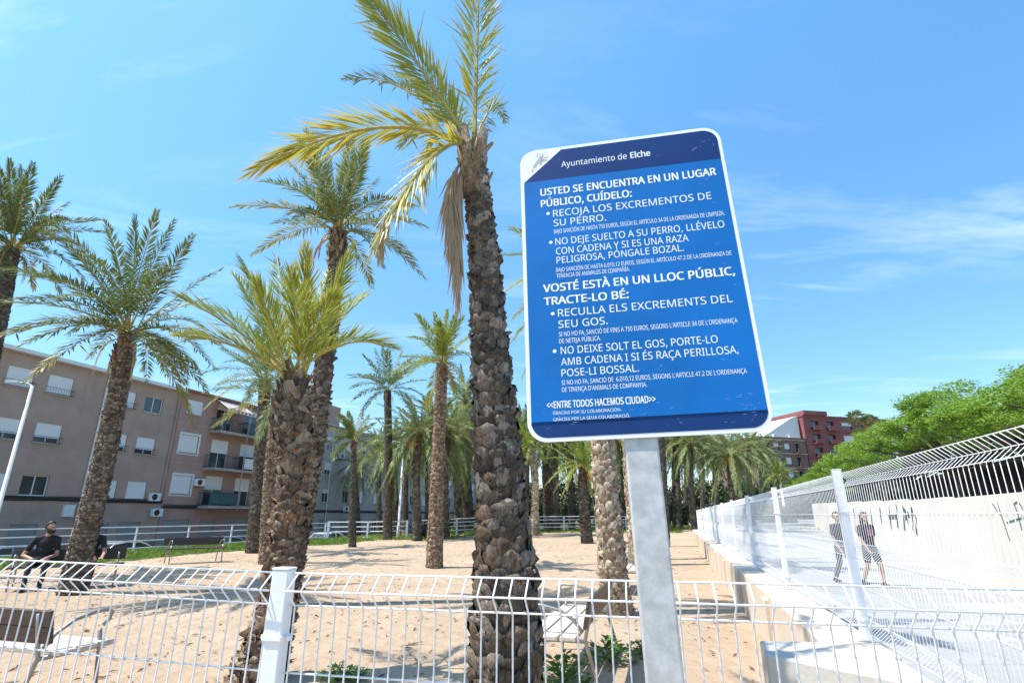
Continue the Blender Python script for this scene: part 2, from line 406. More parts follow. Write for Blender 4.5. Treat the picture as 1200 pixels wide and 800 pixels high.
# dry leaf scraps on the sand
rnd = random.Random(5); mb = MB()
for _ in range(2600):
    y = 2.5 + 30 * rnd.random() ** 1.6; x = rnd.uniform(max(-.95*y - 1, xl(y)+3), min(xw(y) - .4, .6*y))
    z = gz(x, y) + .006; s_ = rnd.uniform(.008, .03) * (1.8 if rnd.random() < .08 else 1); a = rnd.uniform(0, PI); l = s_ * rnd.uniform(1, 3.2)
    d = V((math.cos(a), math.sin(a), rnd.uniform(-.1, .25))); e = V((-math.sin(a), math.cos(a), rnd.uniform(-.2, .2)))
    p = V((x, y, z + .006))
    mb.add([p - d*l, p + e*s_*.5 + V((0,0,.012)), p + d*l, p - e*s_*.5], [(0,1,2,3)])
tag(mb.build("leaf_scraps", MAT['litter']), kind="stuff")

# ------------------------------------------------------------------ low wall, block, white concrete wall
WD = V((.29, 1, 0)).normalized(); WN = V((-WD.y, WD.x, 0))        # along the wall, towards the park
WT = .61
def wpt(y, off=0, z=0): return V((xw(y), y, z)) + WN * off
t = thing("retaining_wall", "long low pale concrete wall carrying the white mesh fence", "wall", wpt(2))
def local(o, p): return V(p) - V(o.location)
mb = MB(); rnd = random.Random(3)
y = 3.9
while y < 37.5:
    y2 = min(37.5, y + 2.87); o_ = rnd.uniform(-.012, .012)
    q = [local(t, wpt(y + .012, .33 + o_)), local(t, wpt(y + .012, -.06)), local(t, wpt(y2 - .012, -.06)), local(t, wpt(y2 - .012, .33 + o_))]
    mb.prism([(p.x, p.y) for p in q], -.6, WT - rnd.uniform(0, .008)); y = y2
mb.build("wall_body", MAT['wallc'], t, bevel=.012)
mb = MB(); y = 3.9
while y < 37.6:
    q = [local(t, wpt(y - .14, .375)), local(t, wpt(y - .14, .30)), local(t, wpt(y + .14, .30)), local(t, wpt(y + .14, .375))]
    mb.prism([(p.x, p.y) for p in q], -.6, WT - .055); y += 2.87
mb.build("pilaster", MAT['wallc'], t, bevel=.01)
t = thing("concrete_plinth", "stained pale concrete block at the near end of the low wall", "plinth", (2.0, 3.9, 0))
mb = MB()
poly = [(1.80, 4.41), (1.66, 3.97), (2.14, 3.40), (1.50, 1.30), (1.72, 1.30), (2.45, 3.86), (2.30, 4.36)]
mb.prism([(x - 2.0, y_ - 3.9) for x, y_ in poly], -.3, WT - .012)
mb.build("block", MAT['plinth'], t, bevel=.012)

GD = V((math.sin(R(23)), math.cos(R(23)), 0)); GP = V((11.1, 12.8, 0)); GN = V((-GD.y, GD.x, 0))
t = thing("concrete_wall", "long pale concrete wall with dark graffiti across the white path", "wall", GP)
mb = MB(); ts = [-16 + 4.9*i for i in range(13)]
for a, b in zip(ts, ts[1:]):
    p0, p1 = GD*(a+.008), GD*(b-.008); zb = path_z(0, (GP+p0).y)
    q = [p0 + GN*.12, p0 - GN*.12, p1 - GN*.12, p1 + GN*.12]
    mb.prism([(p.x, p.y) for p in q], -.8, zb + 2.12)
mb.build("wall_body", MAT['gwall'], t, bevel=.01)
mb = MB()
def gw(tt, z): p = GD*tt + GN*.128; return V((p.x, p.y, z))
def gpix(px, py):                             # where a sight line meets the wall face
    d = ray(px, py); A = Matrix(((d.x, -GD.x), (d.y, -GD.y))); b = V((GP.x + GN.x*.128, GP.y + GN.y*.128))
    k, tt = A.inverted() @ b; return tt, EYE + k * d.z
def gstroke(pts, wd):
    P = [gw(*gpix(x, y_)) for x, y_ in pts]
    for a, b in zip(P, P[1:]):
        dd = (b - a).normalized(); sd = dd.cross(GN).normalized() * wd; e = dd * wd * .6
        mb.add([a - sd - e, a + sd - e, b + sd + e, b - sd + e], [(0,1,2,3)])
for x in (1000, 1009, 1020): gstroke([(x, 596), (x+3, 622)], .10)
for pts in ([(1042,594),(1044,618)],[(1050,593),(1052,617)],[(1042,606),(1051,605)],[(1058,594),(1060,620)],[(1058,596),(1065,603),(1059,608)],
            [(1070,620),(1068,596),(1073,607),(1074,625)],[(1031,596),(1033,612)],[(1062,600),(1064,612)],[(988,597),(990,612)]): gstroke(pts, .085)
for pts in ([(1168,588),(1176,612),(1183,633)],[(1163,590),(1172,604)],[(1188,590),(1192,600),(1197,620)],[(1188,590),(1193,587),(1198,596)],[(1180,612),(1199,606)]): gstroke(pts, .018)
o = mb.build("graffiti", MAT['graf'], t)

# ------------------------------------------------------------------ welded mesh fences
def panel_mesh(L, H, folds, rails, step=.05, r=.0028, tip=.055, side=1):
    """folds: heights of the upper rail of each V; local x along, z up"""
    prof = []
    zs = [H]
    for f_ in folds: zs += [f_, f_ - .05, f_ - .1]
    zs += [0]; zs = sorted(set(zs), reverse=True)
    tips = {round(f_ - .05, 4) for f_ in folds}
    prof = [(side * tip if round(z, 4) in tips else 0, z) for z in zs]
    # round the tips a little
    pr = []
    for (yy, z) in prof:
        if yy: pr += [(yy*.93, z + .006), (yy*.93, z - .006)]
        else: pr.append((yy, z))
    mb = MB(); n_ = int(round(L / step)); x0 = (L - (n_-1)*step) / 2
    for i in range(n_):
        x = x0 + i*step; mb.tube([(x, yy, z) for yy, z in pr], r, 6, up=(1,0,0))
    for z in rails + [q for f_ in folds for q in (f_, f_ - .1)]:
        mb.tube([(.005, .0052*side*-1, z), (L-.005, .0052*side*-1, z)], r*1.1, 6)
    for f_ in folds: mb.tube([(.005, side*(tip-.0052), f_-.05), (L-.005, side*(tip-.0052), f_-.05)], r*1.1, 6)
    return mb.mesh("fence_panel", MAT['white'], True)
def post_mesh(h, wx=.06, wy=.06):
    mb = MB(); mb.box((-wx/2, -wy/2, 0), (wx/2, wy/2, h)); mb.box((-wx/2-.002, -wy/2-.002, h), (wx/2+.002, wy/2+.002, h+.008)); return mb.mesh("post", MAT['white'])
def collar_mesh(wx=.06, wy=.06):
    mb = MB(); e = .006
    mb.box((-wx/2-e, -wy/2-e, -.009), (wx/2+e, wy/2+e, .009)); mb.box((wx/2+e, -.01, -.008), (wx/2+e+.018, .01, .008)); mb.box((-wx/2-e-.018, -.01, -.008), (-wx/2-e, .01, .008))
    return mb.mesh("collar", MAT['white'])
def bev(o, w_=.004):
    b = o.modifiers.new("b", 'BEVEL'); b.width = w_; b.segments = 2; b.limit_method = 'ANGLE'; return o
FOLD = [1.10, .60, .10]; RAIL = [.80, .30, .40]; RAIL = [.80, .30]
# near fence, two bays meeting at a post
pA = V((-.785, 2.02, 0)); pB = V((1.69, 1.50, 0)); pC = pA + V((-2.5*math.cos(R(13)), 2.5*math.sin(R(13)), .045))
Z0 = .172
ft = thing("mesh_fence", "white welded mesh fence in the foreground in front of the sand", "fence", pA)
def bay(par, name, a, b, side, zoff=0, me=None):
    d = b - a; me = me or panel_mesh(V((d.x, d.y, 0)).length, 1.10, FOLD, RAIL, side=side)
    o = link("panel", me, par); o.location = a - V(par.location) + V((0, 0, zoff)); o.rotation_euler = (0, 0, math.atan2(d.y, d.x))
    if abs(d.z) > 1e-4: o.rotation_euler = (0, -math.asin(d.z / d.length), math.atan2(d.y, d.x))
    return o
bay(ft, "p", pA + (pB-pA).normalized()*.03, pB, -1, Z0); q = (pC-pA).normalized()
bay(ft, "p", pC, pA - (pA-pC).normalized()*.03, -1, Z0)
pm, cm = post_mesh(1.283, .062, .05), collar_mesh(.062, .05)
prev = pC
for k_ in (1, 2):
    nx_ = pC + V((-2.5*math.cos(R(13)), 2.5*math.sin(R(13)), 0))*k_; bay(ft, "p", nx_, prev, -1, Z0); prev = nx_
for p_ in (pA, pC, pB, pC + V((-2.436, .562, 0)), pC + V((-4.872, 1.125, 0))):
    o = bev(link("post", pm, ft)); o.location = p_ - pA; o.rotation_euler = (0, 0, R(-12))
    for z in (1.075, .45):
        k = bev(link("collar", cm, o), .004); k.location = (0, 0, z)
# fence on the low wall
wt = thing("mesh_fence", "white welded mesh fence standing on the low concrete wall", "fence", wpt(1.5, 0, 0))
me = panel_mesh(2.93, 1.10, FOLD, RAIL, r=.0019, side=-1); pm = post_mesh(1.19); cm = collar_mesh()
bp = MB(); bp.box((-.07, -.07, 0), (.07, .07, .012)); bp.lathe([(.0, .026), (.011, .026), (.011, .012)], 8, 0, (.05, .05, 0)); bp.lathe([(.0, .026), (.011, .026), (.011, .012)], 8, 0, (-.05, -.05, 0)); bp = bp.mesh("base_plate", MAT['white'])
ang = math.atan2(WD.y, WD.x)
for i in range(13):
    p_ = wpt(1.5) + WD * (3.0 * i) 
    if i > 0:
        o = bev(link("post", pm, wt)); o.location = p_ - V(wt.location) + V((0, 0, WT)); o.rotation_euler = (0, 0, ang)
        k = bev(link("collar", cm, o), .004); k.location = (0, 0, .88)
        k = bev(link("collar", cm, o), .004); k.location = (0, 0, .13)
        k = link("base_plate", bp, o)
    if i < 12:
        o = link("panel", me, wt); o.location = p_ + WD*.035 - V(wt.location) + V((0, 0, WT + .06)); o.rotation_euler = (0, 0, ang)
# railings round the park
def railing(name, label, pts, h, rails, mat, rp=.03, rr=.02, thick=()):
    t = thing(name, label, "fence", pts[0])
    base = V(pts[0])
    for i, p_ in enumerate(pts):
        mb = MB(); k = .07 if i in thick else rp; hh = h + (.06 if i in thick else .04)
        mb.box((-k, -k, -.3), (k, k, hh)); o = mb.build("post", mat, t); o.location = V(p_) - base
    for z in rails:
        mb = MB(); mb.tube([V(p_) - base + V((0, 0, z)) for p_ in pts], rr, 6, up=(0,0,1)); mb.build("rail", mat, t)
    return t
pts = []
for i in range(12):
    y = 8.9 + 2.46*i; x = xl(y); pts.append((x, y, 0))
railing("street_railing", "white tubular railing between the grass strip and the street", pts, 1.0, (1.02, .76, .48, .2), MAT['white'], .032, .024)
pts = [(-11.55 + 2.45*i, 36 + .1*i, gz(-11.55+2.45*i, 36+.1*i)) for i in range(3)]
railing("back_railing", "short white tubular railing with thick end posts behind the thin palm", pts, 1.06, (1.07, .78, .5), MAT['white'], .045, .03, (0, 2))
pts = [(-6.2 + 2.5*i, 37.2 + 1.15*i, gz(-6.2+2.5*i, 37.2+1.15*i)) for i in range(7)]
railing("grove_railing", "weathered white rail fence in front of the palm grove", pts, 1.06, (1.07, .85, .6, .35), MAT['whitefar'], .05, .035)

# ------------------------------------------------------------------ houses along the street (frame: x along facade, y into the house, z up)
FA = math.atan2(FD.y, FD.x)
def fthing(name, label, t0, cat="building"): return thing(name, label, cat, FP + FD*t0 + V((0, 0, -1.1)), FA)
# in this frame +y points away from the street (left of FD)
def wall_with_holes(mb, L, H, holes, m=0, depth=.18):
    """front face at y=0 with recessed openings"""
    xs = sorted({0, L} | {h[0] for h in holes} | {h[1] for h in holes}); zs = sorted({0, H} | {h[2] for h in holes} | {h[3] for h in holes})
    for a, b in zip(xs, xs[1:]):
        for c, d in zip(zs, zs[1:]):
            mx_, mz = (a+b)/2, (c+d)/2
            if any(h[0] < mx_ < h[1] and h[2] < mz < h[3] for h in holes): continue
            mb.add([(a,0,c),(b,0,c),(b,0,d),(a,0,d)], [(0,1,2,3)], m)
    for x0, x1, z0, z1 in holes:
        D = depth
        mb.add([(x0,0,z0),(x1,0,z0),(x1,0,z1),(x0,0,z1),(x0,D,z0),(x1,D,z0),(x1,D,z1),(x0,D,z1)], [(0,4,5,1),(1,5,6,2),(2,6,7,3),(3,7,4,0)], m)
def shell(L, H, holes, depth=9, low=None):
    mb = MB(); wall_with_holes(mb, L, H, holes)
    mb.add([(0,0,0),(0,depth,0),(0,depth,H),(0,0,H)], [(0,1,2,3)]); mb.add([(L,0,0),(L,depth,0),(L,depth,H),(L,0,H)], [(0,3,2,1)])
    mb.add([(0,depth,0),(L,depth,0),(L,depth,H),(0,depth,H)], [(0,3,2,1)]); mb.add([(0,0,H),(L,0,H),(L,depth,H),(0,depth,H)], [(0,1,2,3)])
    return mb
def window(par, x0, x1, z0, z1, blind=.6, rail=False, curtains=False):
    """window part > frame, pane, shutter, grille"""
    e = .06; mb = MB(); D = .12
    for lo, hi in (((x0, D, z0), (x0+e, D+.05, z1)), ((x1-e, D, z0), (x1, D+.05, z1)), ((x0+e, D, z0), (x1-e, D+.05, z0+e)), ((x0+e, D, z1-e), (x1-e, D+.05, z1)),
                   (((x0+x1)/2-.03, D+.002, z0+e), ((x0+x1)/2+.03, D+.048, z1-e))): mb.box(lo, hi)
    wn = mb.build("window", MAT['frame'], par)
    mb = MB(); mb.box((x0+.005, D+.02, z0+.005), (x1-.005, D+.03, z1-.005)); mb.build("pane", MAT['glass'], wn)
    if curtains:
        mb = MB(); n_ = 24; vs = []
        for i in range(n_+1):
            x = x0+.05+(x1-x0-.1)*i/n_; yy = D+.10+.025*math.sin(i*1.9); vs += [(x, yy, z0), (x, yy, z1)]
        mb.add(vs, [(2*i, 2*i+2, 2*i+3, 2*i+1) for i in range(n_)]); mb.build("curtain", MAT['frame'], wn)
    if blind > 0:
        mb = MB(); zb = z1 - (z1-z0)*blind; mb.box((x0+.02, D-.06, zb), (x1-.02, D-.045, z1-.005)); mb.box((x0+.02, D-.07, zb-.03), (x1-.02, D-.04, zb)); mb.build("shutter", MAT['shutter'] if z0 > 3 else MAT['doorshut'], wn)
    mb = MB(); mb.box((x0-.06, -.07, z0-.07), (x1+.06, .10, z0-.002)); mb.build("sill", MAT['slab'], wn)
    if rail:
        mb = MB(); y_ = -.20; n_ = 10
        for z in (z0+.02, z0+.36): mb.tube([(x0-.05, 0, z), (x0-.05, y_, z), (x1+.05, y_, z), (x1+.05, 0, z)], .013, 5)
        for i in range(n_+1): x = x0-.05+(x1-x0+.1)*i/n_; mb.tube([(x, y_, z0+.02), (x, y_, z0+.36)], .008, 4)
        for i in range(n_+1): x = x0-.05+(x1-x0+.1)*i/n_; mb.tube([(x, y_, z0+.02), (x, 0, z0+.02)], .006, 4)
        mb.build("grille", MAT['black'], wn)
    return wn
def ac_unit(par, x, z):
    mb = MB(); mb.box((x, -.36, z), (x+.8, -.06, z+.55)); a = mb.build("air_conditioner", MAT['shutter'], par, bevel=.02)
    mb = MB(); cx, cz = x+.30, z+.275
    ring = [V((cx+.2*math.cos(g*PI/10), -.366, cz+.2*math.sin(g*PI/10))) for g in range(21)]
    mb.add([V((cx, -.364, cz))] + [V((cx+.2*math.cos(g*PI/10), -.364, cz+.2*math.sin(g*PI/10))) for g in range(20)], [(0, 1+(g+1)%20, 1+g) for g in range(20)]); mb.tube(ring, .012, 5, cap=False)
    mb.build("fan_grille", MAT['black'], a)
    return a
def pipe(par, x, z0, z1, mat, r=.055, bend=None):
    mb = MB(); mb.tube([(x, -r-.02, z0), (x, -r-.02, z1)] + ([bend] if bend else []), r, 8)
    z = z0+.6
    while z < z1: mb.box((x-r-.015, -2*r-.03, z), (x+r+.015, -.002, z+.04)); z += 1.7
    return mb.build("downpipe", mat, par, smooth=False)
def eaves(par, L, H, depth, mat, over=.35, h=.10):
    mb = MB(); mb.box((-.02, -over, H+.002), (L+.02, depth+.1, H+h))
    return mb.build("roof_slab", mat, par)
# heights below are above the street pavement (world z = h - 1.1)
def cable_run(par, L, z, seed):
    r_ = random.Random(seed); mb = MB()
    for k in range(4):
        pts = []; x = .05
        while x < L: pts.append((x, -.05 - .03*k, z + .07*k - .12 + .04*r_.random())); x += .9
        pts.append((L-.05, -.05-.03*k, z+.07*k-.1)); mb.tube(pts, .028 if k != 1 else .045, 5)
    return mb.build("cable_bundle", MAT['cable'], par)
# 1) long brown block
L1, H1, T0 = 27.3, 11.55, -15.0
b1 = fthing("apartment_block", "long brown rendered apartment block with white roller shutters and a full-height drainpipe", T0)
wx = []
for t_, w_ in ((-13, 1.4), (-9.6, 1.4), (-6.2, 1.4), (-2.8, 1.4), (.82, 1.4), (3.0, 1.45), (7.35, 1.35), (9.42, 1.45)):
    wx.append((t_ - T0, w_))
holes = []
for i, (x, w_) in enumerate(wx):
    for z in (3.66, 6.68, 9.6): holes.append((x, x+w_, z, z+1.16))
    holes.append((x-.1, x+w_+.1, .02, 2.15) if i % 3 == 1 else (x, x+w_, .9, 2.1))
shell(L1, H1, holes).build("wall", MAT['stucco_brown'], b1)
k = 0
for (x0, x1, z0, z1) in holes:
    tt = x0 + T0; k += 1
    if z0 > 9: bl = .94 if tt < 8 else 0.0
    elif z0 > 6: bl = .70
    elif z0 > 3: bl = .96 if tt > 6 or tt < 1.5 else 0
    else: bl = .95
    window(b1, x0, x1, z0, z1, bl, rail=(z0 > 6 and z0 < 8) or (z0 > 9 and tt < 8), curtains=(bl == 0))
eaves(b1, L1, H1, 9, MAT['frame'], .45, .22)
mb = MB(); mb.box((0, -.03, .0), (L1, -.003, .85)); mb.build("base_band", MAT['stucco_low'], b1)
pipe(b1, 6.5-T0, .3, H1-.05, MAT['frame'], .06); pipe(b1, 12.05-T0, 3.4, H1-.05, MAT['stucco_brown'], .04)
cable_run(b1, L1, 3.52, 1)
mb = MB(); mb.box((5.55-T0, -.2, 2.5), (6.2-T0, -.02, 3.2)); mb.build("meter_box", MAT['frame'], b1)
# 2) pink-brown house with balconies
L2, H2, T2 = 9.4, 11.75, 12.35
b2 = fthing("balcony_house", "pinkish brown house with three tiers of balconies and a striped awning", T2)
holes = [(.55, 2.2, z, z+1.35) for z in (4.12, 7.15)] + [(.6, 2.1, 10.1, 11.2)]
bal_z = (3.3, 6.18, 9.1)
for z in bal_z: holes += [(3.5, 5.3, z+.02, z+2.3), (6.6, 8.3, z+.02, z+2.3)]
holes += [(.3, 2.6, .02, 2.3), (3.6, 5.0, .02, 2.2), (6.2, 8.6, .02, 2.4)]
shell(L2, H2, holes).build("wall", MAT['stucco_pink'], b2)
for h_ in holes:
    bal = h_[0] > 3 and h_[2] > 3
    window(b2, *h_, {True: .45 if h_[2] < 9 else .2, False: .95}[bal], curtains=bal)
for (x0, x1, z0, z1) in holes[:2]:
    mb = MB(); e = .16
    for lo, hi in (((x0-e, -.025, z0-e), (x0, -.002, z1+e)), ((x1, -.025, z0-e), (x1+e, -.002, z1+e)), ((x0, -.025, z1), (x1, -.002, z1+e)), ((x0, -.025, z0-e), (x1, -.002, z0))): mb.box(lo, hi)
    mb.build("surround", MAT['frame'], b2)
mb = MB()
for z in (5.75, 6.35, 8.75, 9.3, 3.9): mb.box((.05, -.012, z), (3.1, -.003, z+.06))
mb.build("facade_stripe", MAT['slab'], b2)
for bi, z in enumerate(bal_z):
    for bj, (x0, x1) in enumerate(((3.0, 5.9), (6.05, 9.0))):
        mb = MB(); mb.box((x0, -1.15, z-.2), (x1, -.003, z)); bal = mb.build("balcony", MAT['slab'], b2)
        mb = MB()
        for zz_ in (z+.08, z+.98): mb.tube([(x0+.03, -.01, zz_), (x0+.03, -1.1, zz_), (x1-.03, -1.1, zz_), (x1-.03, -.01, zz_)], .02, 5)
        n_ = 26
        for i in range(n_+1): x = x0+.03+(x1-x0-.06)*i/n_; mb.tube([(x, -1.1, z+.08), (x, -1.1, z+.98)], .009, 4)
        for i in range(10): y_ = -.1*i-.05; mb.tube([(x0+.03, y_, z+.08), (x0+.03, y_, z+.98)], .009, 4)
        mb.build("balcony_railing", MAT['black'], bal)
        cl = {(2,1): 'teal', (1,1): 'frame', (0,0): 'teal'}.get((bi, bj))
        if cl:
            mb = MB(); mb.box((x0+.05, -1.135, z+.12), (x1-.05, -1.125, z+.95)); mb.build("windbreak", MAT[cl], bal)
mb = MB(); mb.tube([(5.97, -1.12, 3.0), (5.97, -1.12, 11.5)], .04, 6); mb.build("balcony_post", MAT['slab'], b2)
mb = MB(); ns = 14
for i in range(ns):
    a, b = 3.1 + 2.9*i/ns, 3.1 + 2.9*(i+1)/ns
    mb.add([(a, -.02, 11.75), (b, -.02, 11.75), (b, -1.5, 10.85), (a, -1.5, 10.85)], [(0,3,2,1)], i % 2)
    mb.add([(a, -1.5, 10.85), (b, -1.5, 10.85), (b, -1.5, 10.62), ((a+b)/2, -1.5, 10.57), (a, -1.5, 10.62)], [(0,4,3,2,1)], i % 2)
mb.build("awning", [MAT['awnw'], MAT['awnr']], b2)
eaves(b2, L2, H2+.02, 9, MAT['tile'], .3, .14); cable_run(b2, L2, 3.2, 2)
ac_unit(b2, 2.35, 4.75); ac_unit(b2, -.9, 2.5); ac_unit(b2, -1.3, 3.55)
# 3) long grey block
L3, H3, T3 = 60.0, 11.9, 23.2
b3 = fthing("apartment_block", "long grey apartment block far down the street behind the palms", T3)
holes = []; x = 1.2; r_ = random.Random(8); i = 0
while x < L3 - 2:
    w_ = 1.25
    for z in (3.9, 6.7, 9.4): holes.append((x, x+w_, z, z+1.35))
    holes.append((x, x+w_, .8, 2.2)); x += 2.9 if i % 2 else 3.7; i += 1
shell(L3, H3, holes).build("wall", MAT['stucco_grey'], b3)
for h_ in holes: window(b3, *h_, r_.choice([0, .3, .95, .95, .6]), rail=False)
for x in (8.7, 22, 35, 48): pipe(b3, x, .3, H3-.05, MAT['frame'], .055)
for q in range(14): ac_unit(b3, r_.uniform(1, 55), r_.choice([3.0, 5.9, 8.6]))
eaves(b3, L3, H3, 9, MAT['roof'], .3); cable_run(b3, L3, 3.0, 3)
mb = MB(); mb.box((.01, -.03, 0), (L3-.01, -.003, .8)); mb.build("base_band", MAT['stucco_low'], b3)
mb = MB(); mb.box((7.6, 1.2, H3+.1), (11.4, 5, H3+2.6)); mb.build("roof_stairwell", MAT['stucco_pink'], b3)
mb = MB(); mb.tube([(9.4, 2, H3+2.6), (9.4, 2, H3+7)], .06, 6); mb.build("roof_mast", MAT['frame'], b3)

# ------------------------------------------------------------------ red and brown blocks far right
def far_block(name, label, x, y, rz, W, D, zt, fl, mat, cols, mb_extra=None, h0=-1):
    t = thing(name, label, "building", (x, y, -1), rz); holes = []; H = zt + 1; nf = int(H / fl)
    for f_ in range(nf):
        z = H - (f_+1)*fl + .55
        for c0, c1, kind in cols: holes.append((c0, c1, z if kind != 'b' else z-.45, z+1.55))
    mb = MB(); wall_with_holes(mb, W, H, holes, depth=.5)
    mb.add([(0,0,0),(0,D,0),(0,D,H),(0,0,H)], [(0,1,2,3)]); mb.add([(W,0,0),(W,D,0),(W,D,H),(W,0,H)], [(0,3,2,1)]); mb.add([(0,0,H),(W,0,H),(W,D,H),(0,D,H)], [(0,1,2,3)])
    mb.build("wall", mat, t)
    kk = 0
    for h_ in holes:
        kind = [c for c in cols if c[0] == h_[0]][0][2]
        mb = MB()
        if kind == 'b':
            mb.box((h_[0], .48, h_[2]), (h_[1], .49, h_[3])); o = mb.build("window", MAT['glass'], t)
            m2 = MB(); m2.box((h_[0]-.1, -1.0, h_[2]-.15), (h_[1]+.1, -.01, h_[2])); m2.box((h_[0]-.1, -1.0, h_[2]), (h_[1]+.1, -.9, h_[2]+.85)); m2.build("balcony", mat, t)
        else:
            mb.box((h_[0], .3, h_[2]), (h_[1], .33, h_[3])); o = mb.build("window", MAT['glass'], t)
            kk += 1; s_ = (.95, .5, .8, .95)[kk % 4]
            m2 = MB(); m2.box((h_[0]+.03, .22, h_[3]-(h_[3]-h_[2])*s_), (h_[1]-.03, .26, h_[3])); m2.build("shutter", MAT['shutter'], o)
    m2 = MB()
    for f_ in range(nf): z = H - f_*fl; m2.box((-.05, -.12, z-.28), (W+.05, -.004, z-.02))
    m2.build("floor_band", MAT['slab'] if mat is MAT['brownb'] else mat, t)
    m2 = MB(); m2.box((-.15, -.2, H+.004), (W+.15, D, H+.35)); m2.build("parapet", mat, t)
    return t
p1 = at(952, 560, 122); p2 = at(1052, 560, 128); rz = math.atan2(p2.y-p1.y, p2.x-p1.x); Wd = (p2-p1).length
zt = at(955, 481, 122).z
tb = far_block("brick_tower", "red brick apartment tower with balconies beyond the broad green trees", p1.x, p1.y, rz, Wd, 16, zt-1.3, 3.0, MAT['redb'],
          [(2.0, 4.2, 'b'), (6.2, 8.4, 'b'), (10.6, 13.6, 'w'), (15.2, 17.2, 'b'), (18.4, 20.2, 'w')])
m2 = MB(); m2.box((.0, -.6, zt-.3+.36), (6.4, 12, zt+1.0)); m2.build("penthouse", MAT['redb'], tb)
p1 = at(893, 560, 118); p2 = at(951, 560, 122); rz = math.atan2(p2.y-p1.y, p2.x-p1.x); Wd = (p2-p1).length; zt = at(930, 514, 120).z
tb = far_block("brick_block", "dark brown brick block with white gabled roof beside the red tower", p1.x, p1.y, rz, Wd-.1, 14, zt, 3.0, MAT['brownb'], [(1.8, 3.0, 'b'), (4.3, 5.9, 'w'), (7.2, 8.8, 'w'), (10.0, 11.2, 'b')])
m2 = MB(); z = zt+1.36; M_ = Matrix.Translation((0, 0, 0))
m2.add([(2.6, 1, z), (Wd-.2, 1, z), (Wd-.2, 1, z+5.2), (Wd-2.2, 1, z+4.6), (2.6, 9, z), (Wd-.2, 9, z), (Wd-.2, 9, z+5.2), (Wd-2.2, 9, z+4.6)], [(0,1,2,3), (4,7,6,5), (0,4,5,1), (1,5,6,2), (2,6,7,3), (3,7,4,0)])
m2.build("gable", MAT['frame'], tb)
m2 = MB()
for x in (1.5, 5.2, 9.5): m2 = MB(); m2.box((x, .5, zt+1.3), (x+.5, 1.2, zt+2.0)); m2.build("chimney", MAT['frame'], tb)

# long shelter behind the white wall, near end stretched to imitate tree shade
t = thing("shelter", "low open shelter with a flat brown roof and its shade painted as a dark sheet behind the white graffiti wall", "shelter", GP - GD*8 - GN*5, math.atan2(GD.y, GD.x))
mb = MB(); mb.box((0, -3, 3.55), (50, 0, 3.75)); mb.build("roof_slab", MAT['darkwood'], t)
for i in range(13):
    mb = MB(); mb.box((.3+4.1*i, -.25, -.4), (.42+4.1*i, -.13, 3.548)); mb.build("post", MAT['black'], t)
mb = MB(); mb.box((0, -3.0, -.4), (50, -2.9, 3.548)); mb.build("shade_sheet", MAT['darkwood'], t)  # near-black sheet painting the shade under the roof and trees

# ------------------------------------------------------------------ palms
def bez(P0, P1, P2, t): return P0*((1-t)**2) + P1*(2*t*(1-t)) + P2*(t*t)
def frond(mb, P0, P1, P2, rnd, n=46, L=.36, wid=.018, vee=30, dry=.0, tipdry=.0, r0=.018, bare=.16, ang=(62, 22), hint=None, droop=.12, drydroop=False, mleaf=0, mrach=1):
    """one pinnate leaf along a curve; two faces per leaflet, folded along its midrib"""
    m = 14; pts = [bez(P0, P1, P2, i/m) for i in range(m+1)]
    mb.tube(pts, [r0*(1-.9*i/m) + .002 for i in range(m+1)], 5, mrach, a=dry)
    hor = (P2 - P0); hor.z = 0
    S = V((-hor.y, hor.x, 0)) if hor.length > .25 else V((math.cos(rnd.random()*6.3), math.sin(rnd.random()*6.3), 0))
    if hint is not None: S = V(hint)
    S.normalize(); tw = rnd.uniform(-.35, .35)
    Z = V((0, 0, 1)); vee += rnd.uniform(-9, 9); droop *= rnd.uniform(.6, 1.9)
    for i in range(n):
        if rnd.random() < .05: continue
        t = bare + (1 - bare) * (i + rnd.random()*.5) / n
        e = .01; T = (bez(P0,P1,P2,min(1,t+e)) - bez(P0,P1,P2,max(0,t-e))).normalized()
        S_ = (S - T*S.dot(T)).normalized(); Nn = S_.cross(T)
        if Nn.z < 0 and abs(T.z) < .8 and hint is None: Nn = -Nn
        p = bez(P0, P1, P2, t)
        u = (t - bare) / (1 - bare)
        ln = L * (.55 + .9*u if u < .4 else .91*(1 - ((u-.4)/.6)**2*.62)) * rnd.uniform(.85, 1.1)
        A = R(ang[0] + (ang[1]-ang[0])*u + rnd.gauss(0, 5))
        for sd in (-1, 1):
            ve = R(vee + rnd.choice((-18, 0, 16)) + rnd.gauss(0, 8)) + tw*sd*.5
            d = (T*math.cos(A) + (S_*sd*math.cos(ve) + Nn*math.sin(ve))*math.sin(A)).normalized()
            if rnd.random() < .06: d = (d + V((rnd.gauss(0,.3), rnd.gauss(0,.3), -.35))).normalized()
            W = d.cross(Nn); W = (W + Nn*rnd.uniform(-.5, .5)).normalized() * wid * (.6 if u > .9 else 1)
            fold = Nn*wid*.5
            dd = Z * (-droop*ln*rnd.uniform(.4, 1.3)) if not drydroop else Z*(-.9*ln)
            tip = p + d*ln + dd; mid = p + d*ln*.42 + dd*.25
            a0 = dry + .10*rnd.random(); a1 = min(1, dry + tipdry*rnd.uniform(.5, 1.2) + (.25 if rnd.random() < .10 else 0))
            mb.add([p, mid + W, tip, mid - W, mid + fold*.6], [(0,1,4), (1,2,4), (2,3,4), (3,0,4)], mleaf, [a0, (a0*.6+a1*.4), a1, (a0*.6+a1*.4), (a0*.6+a1*.4)])

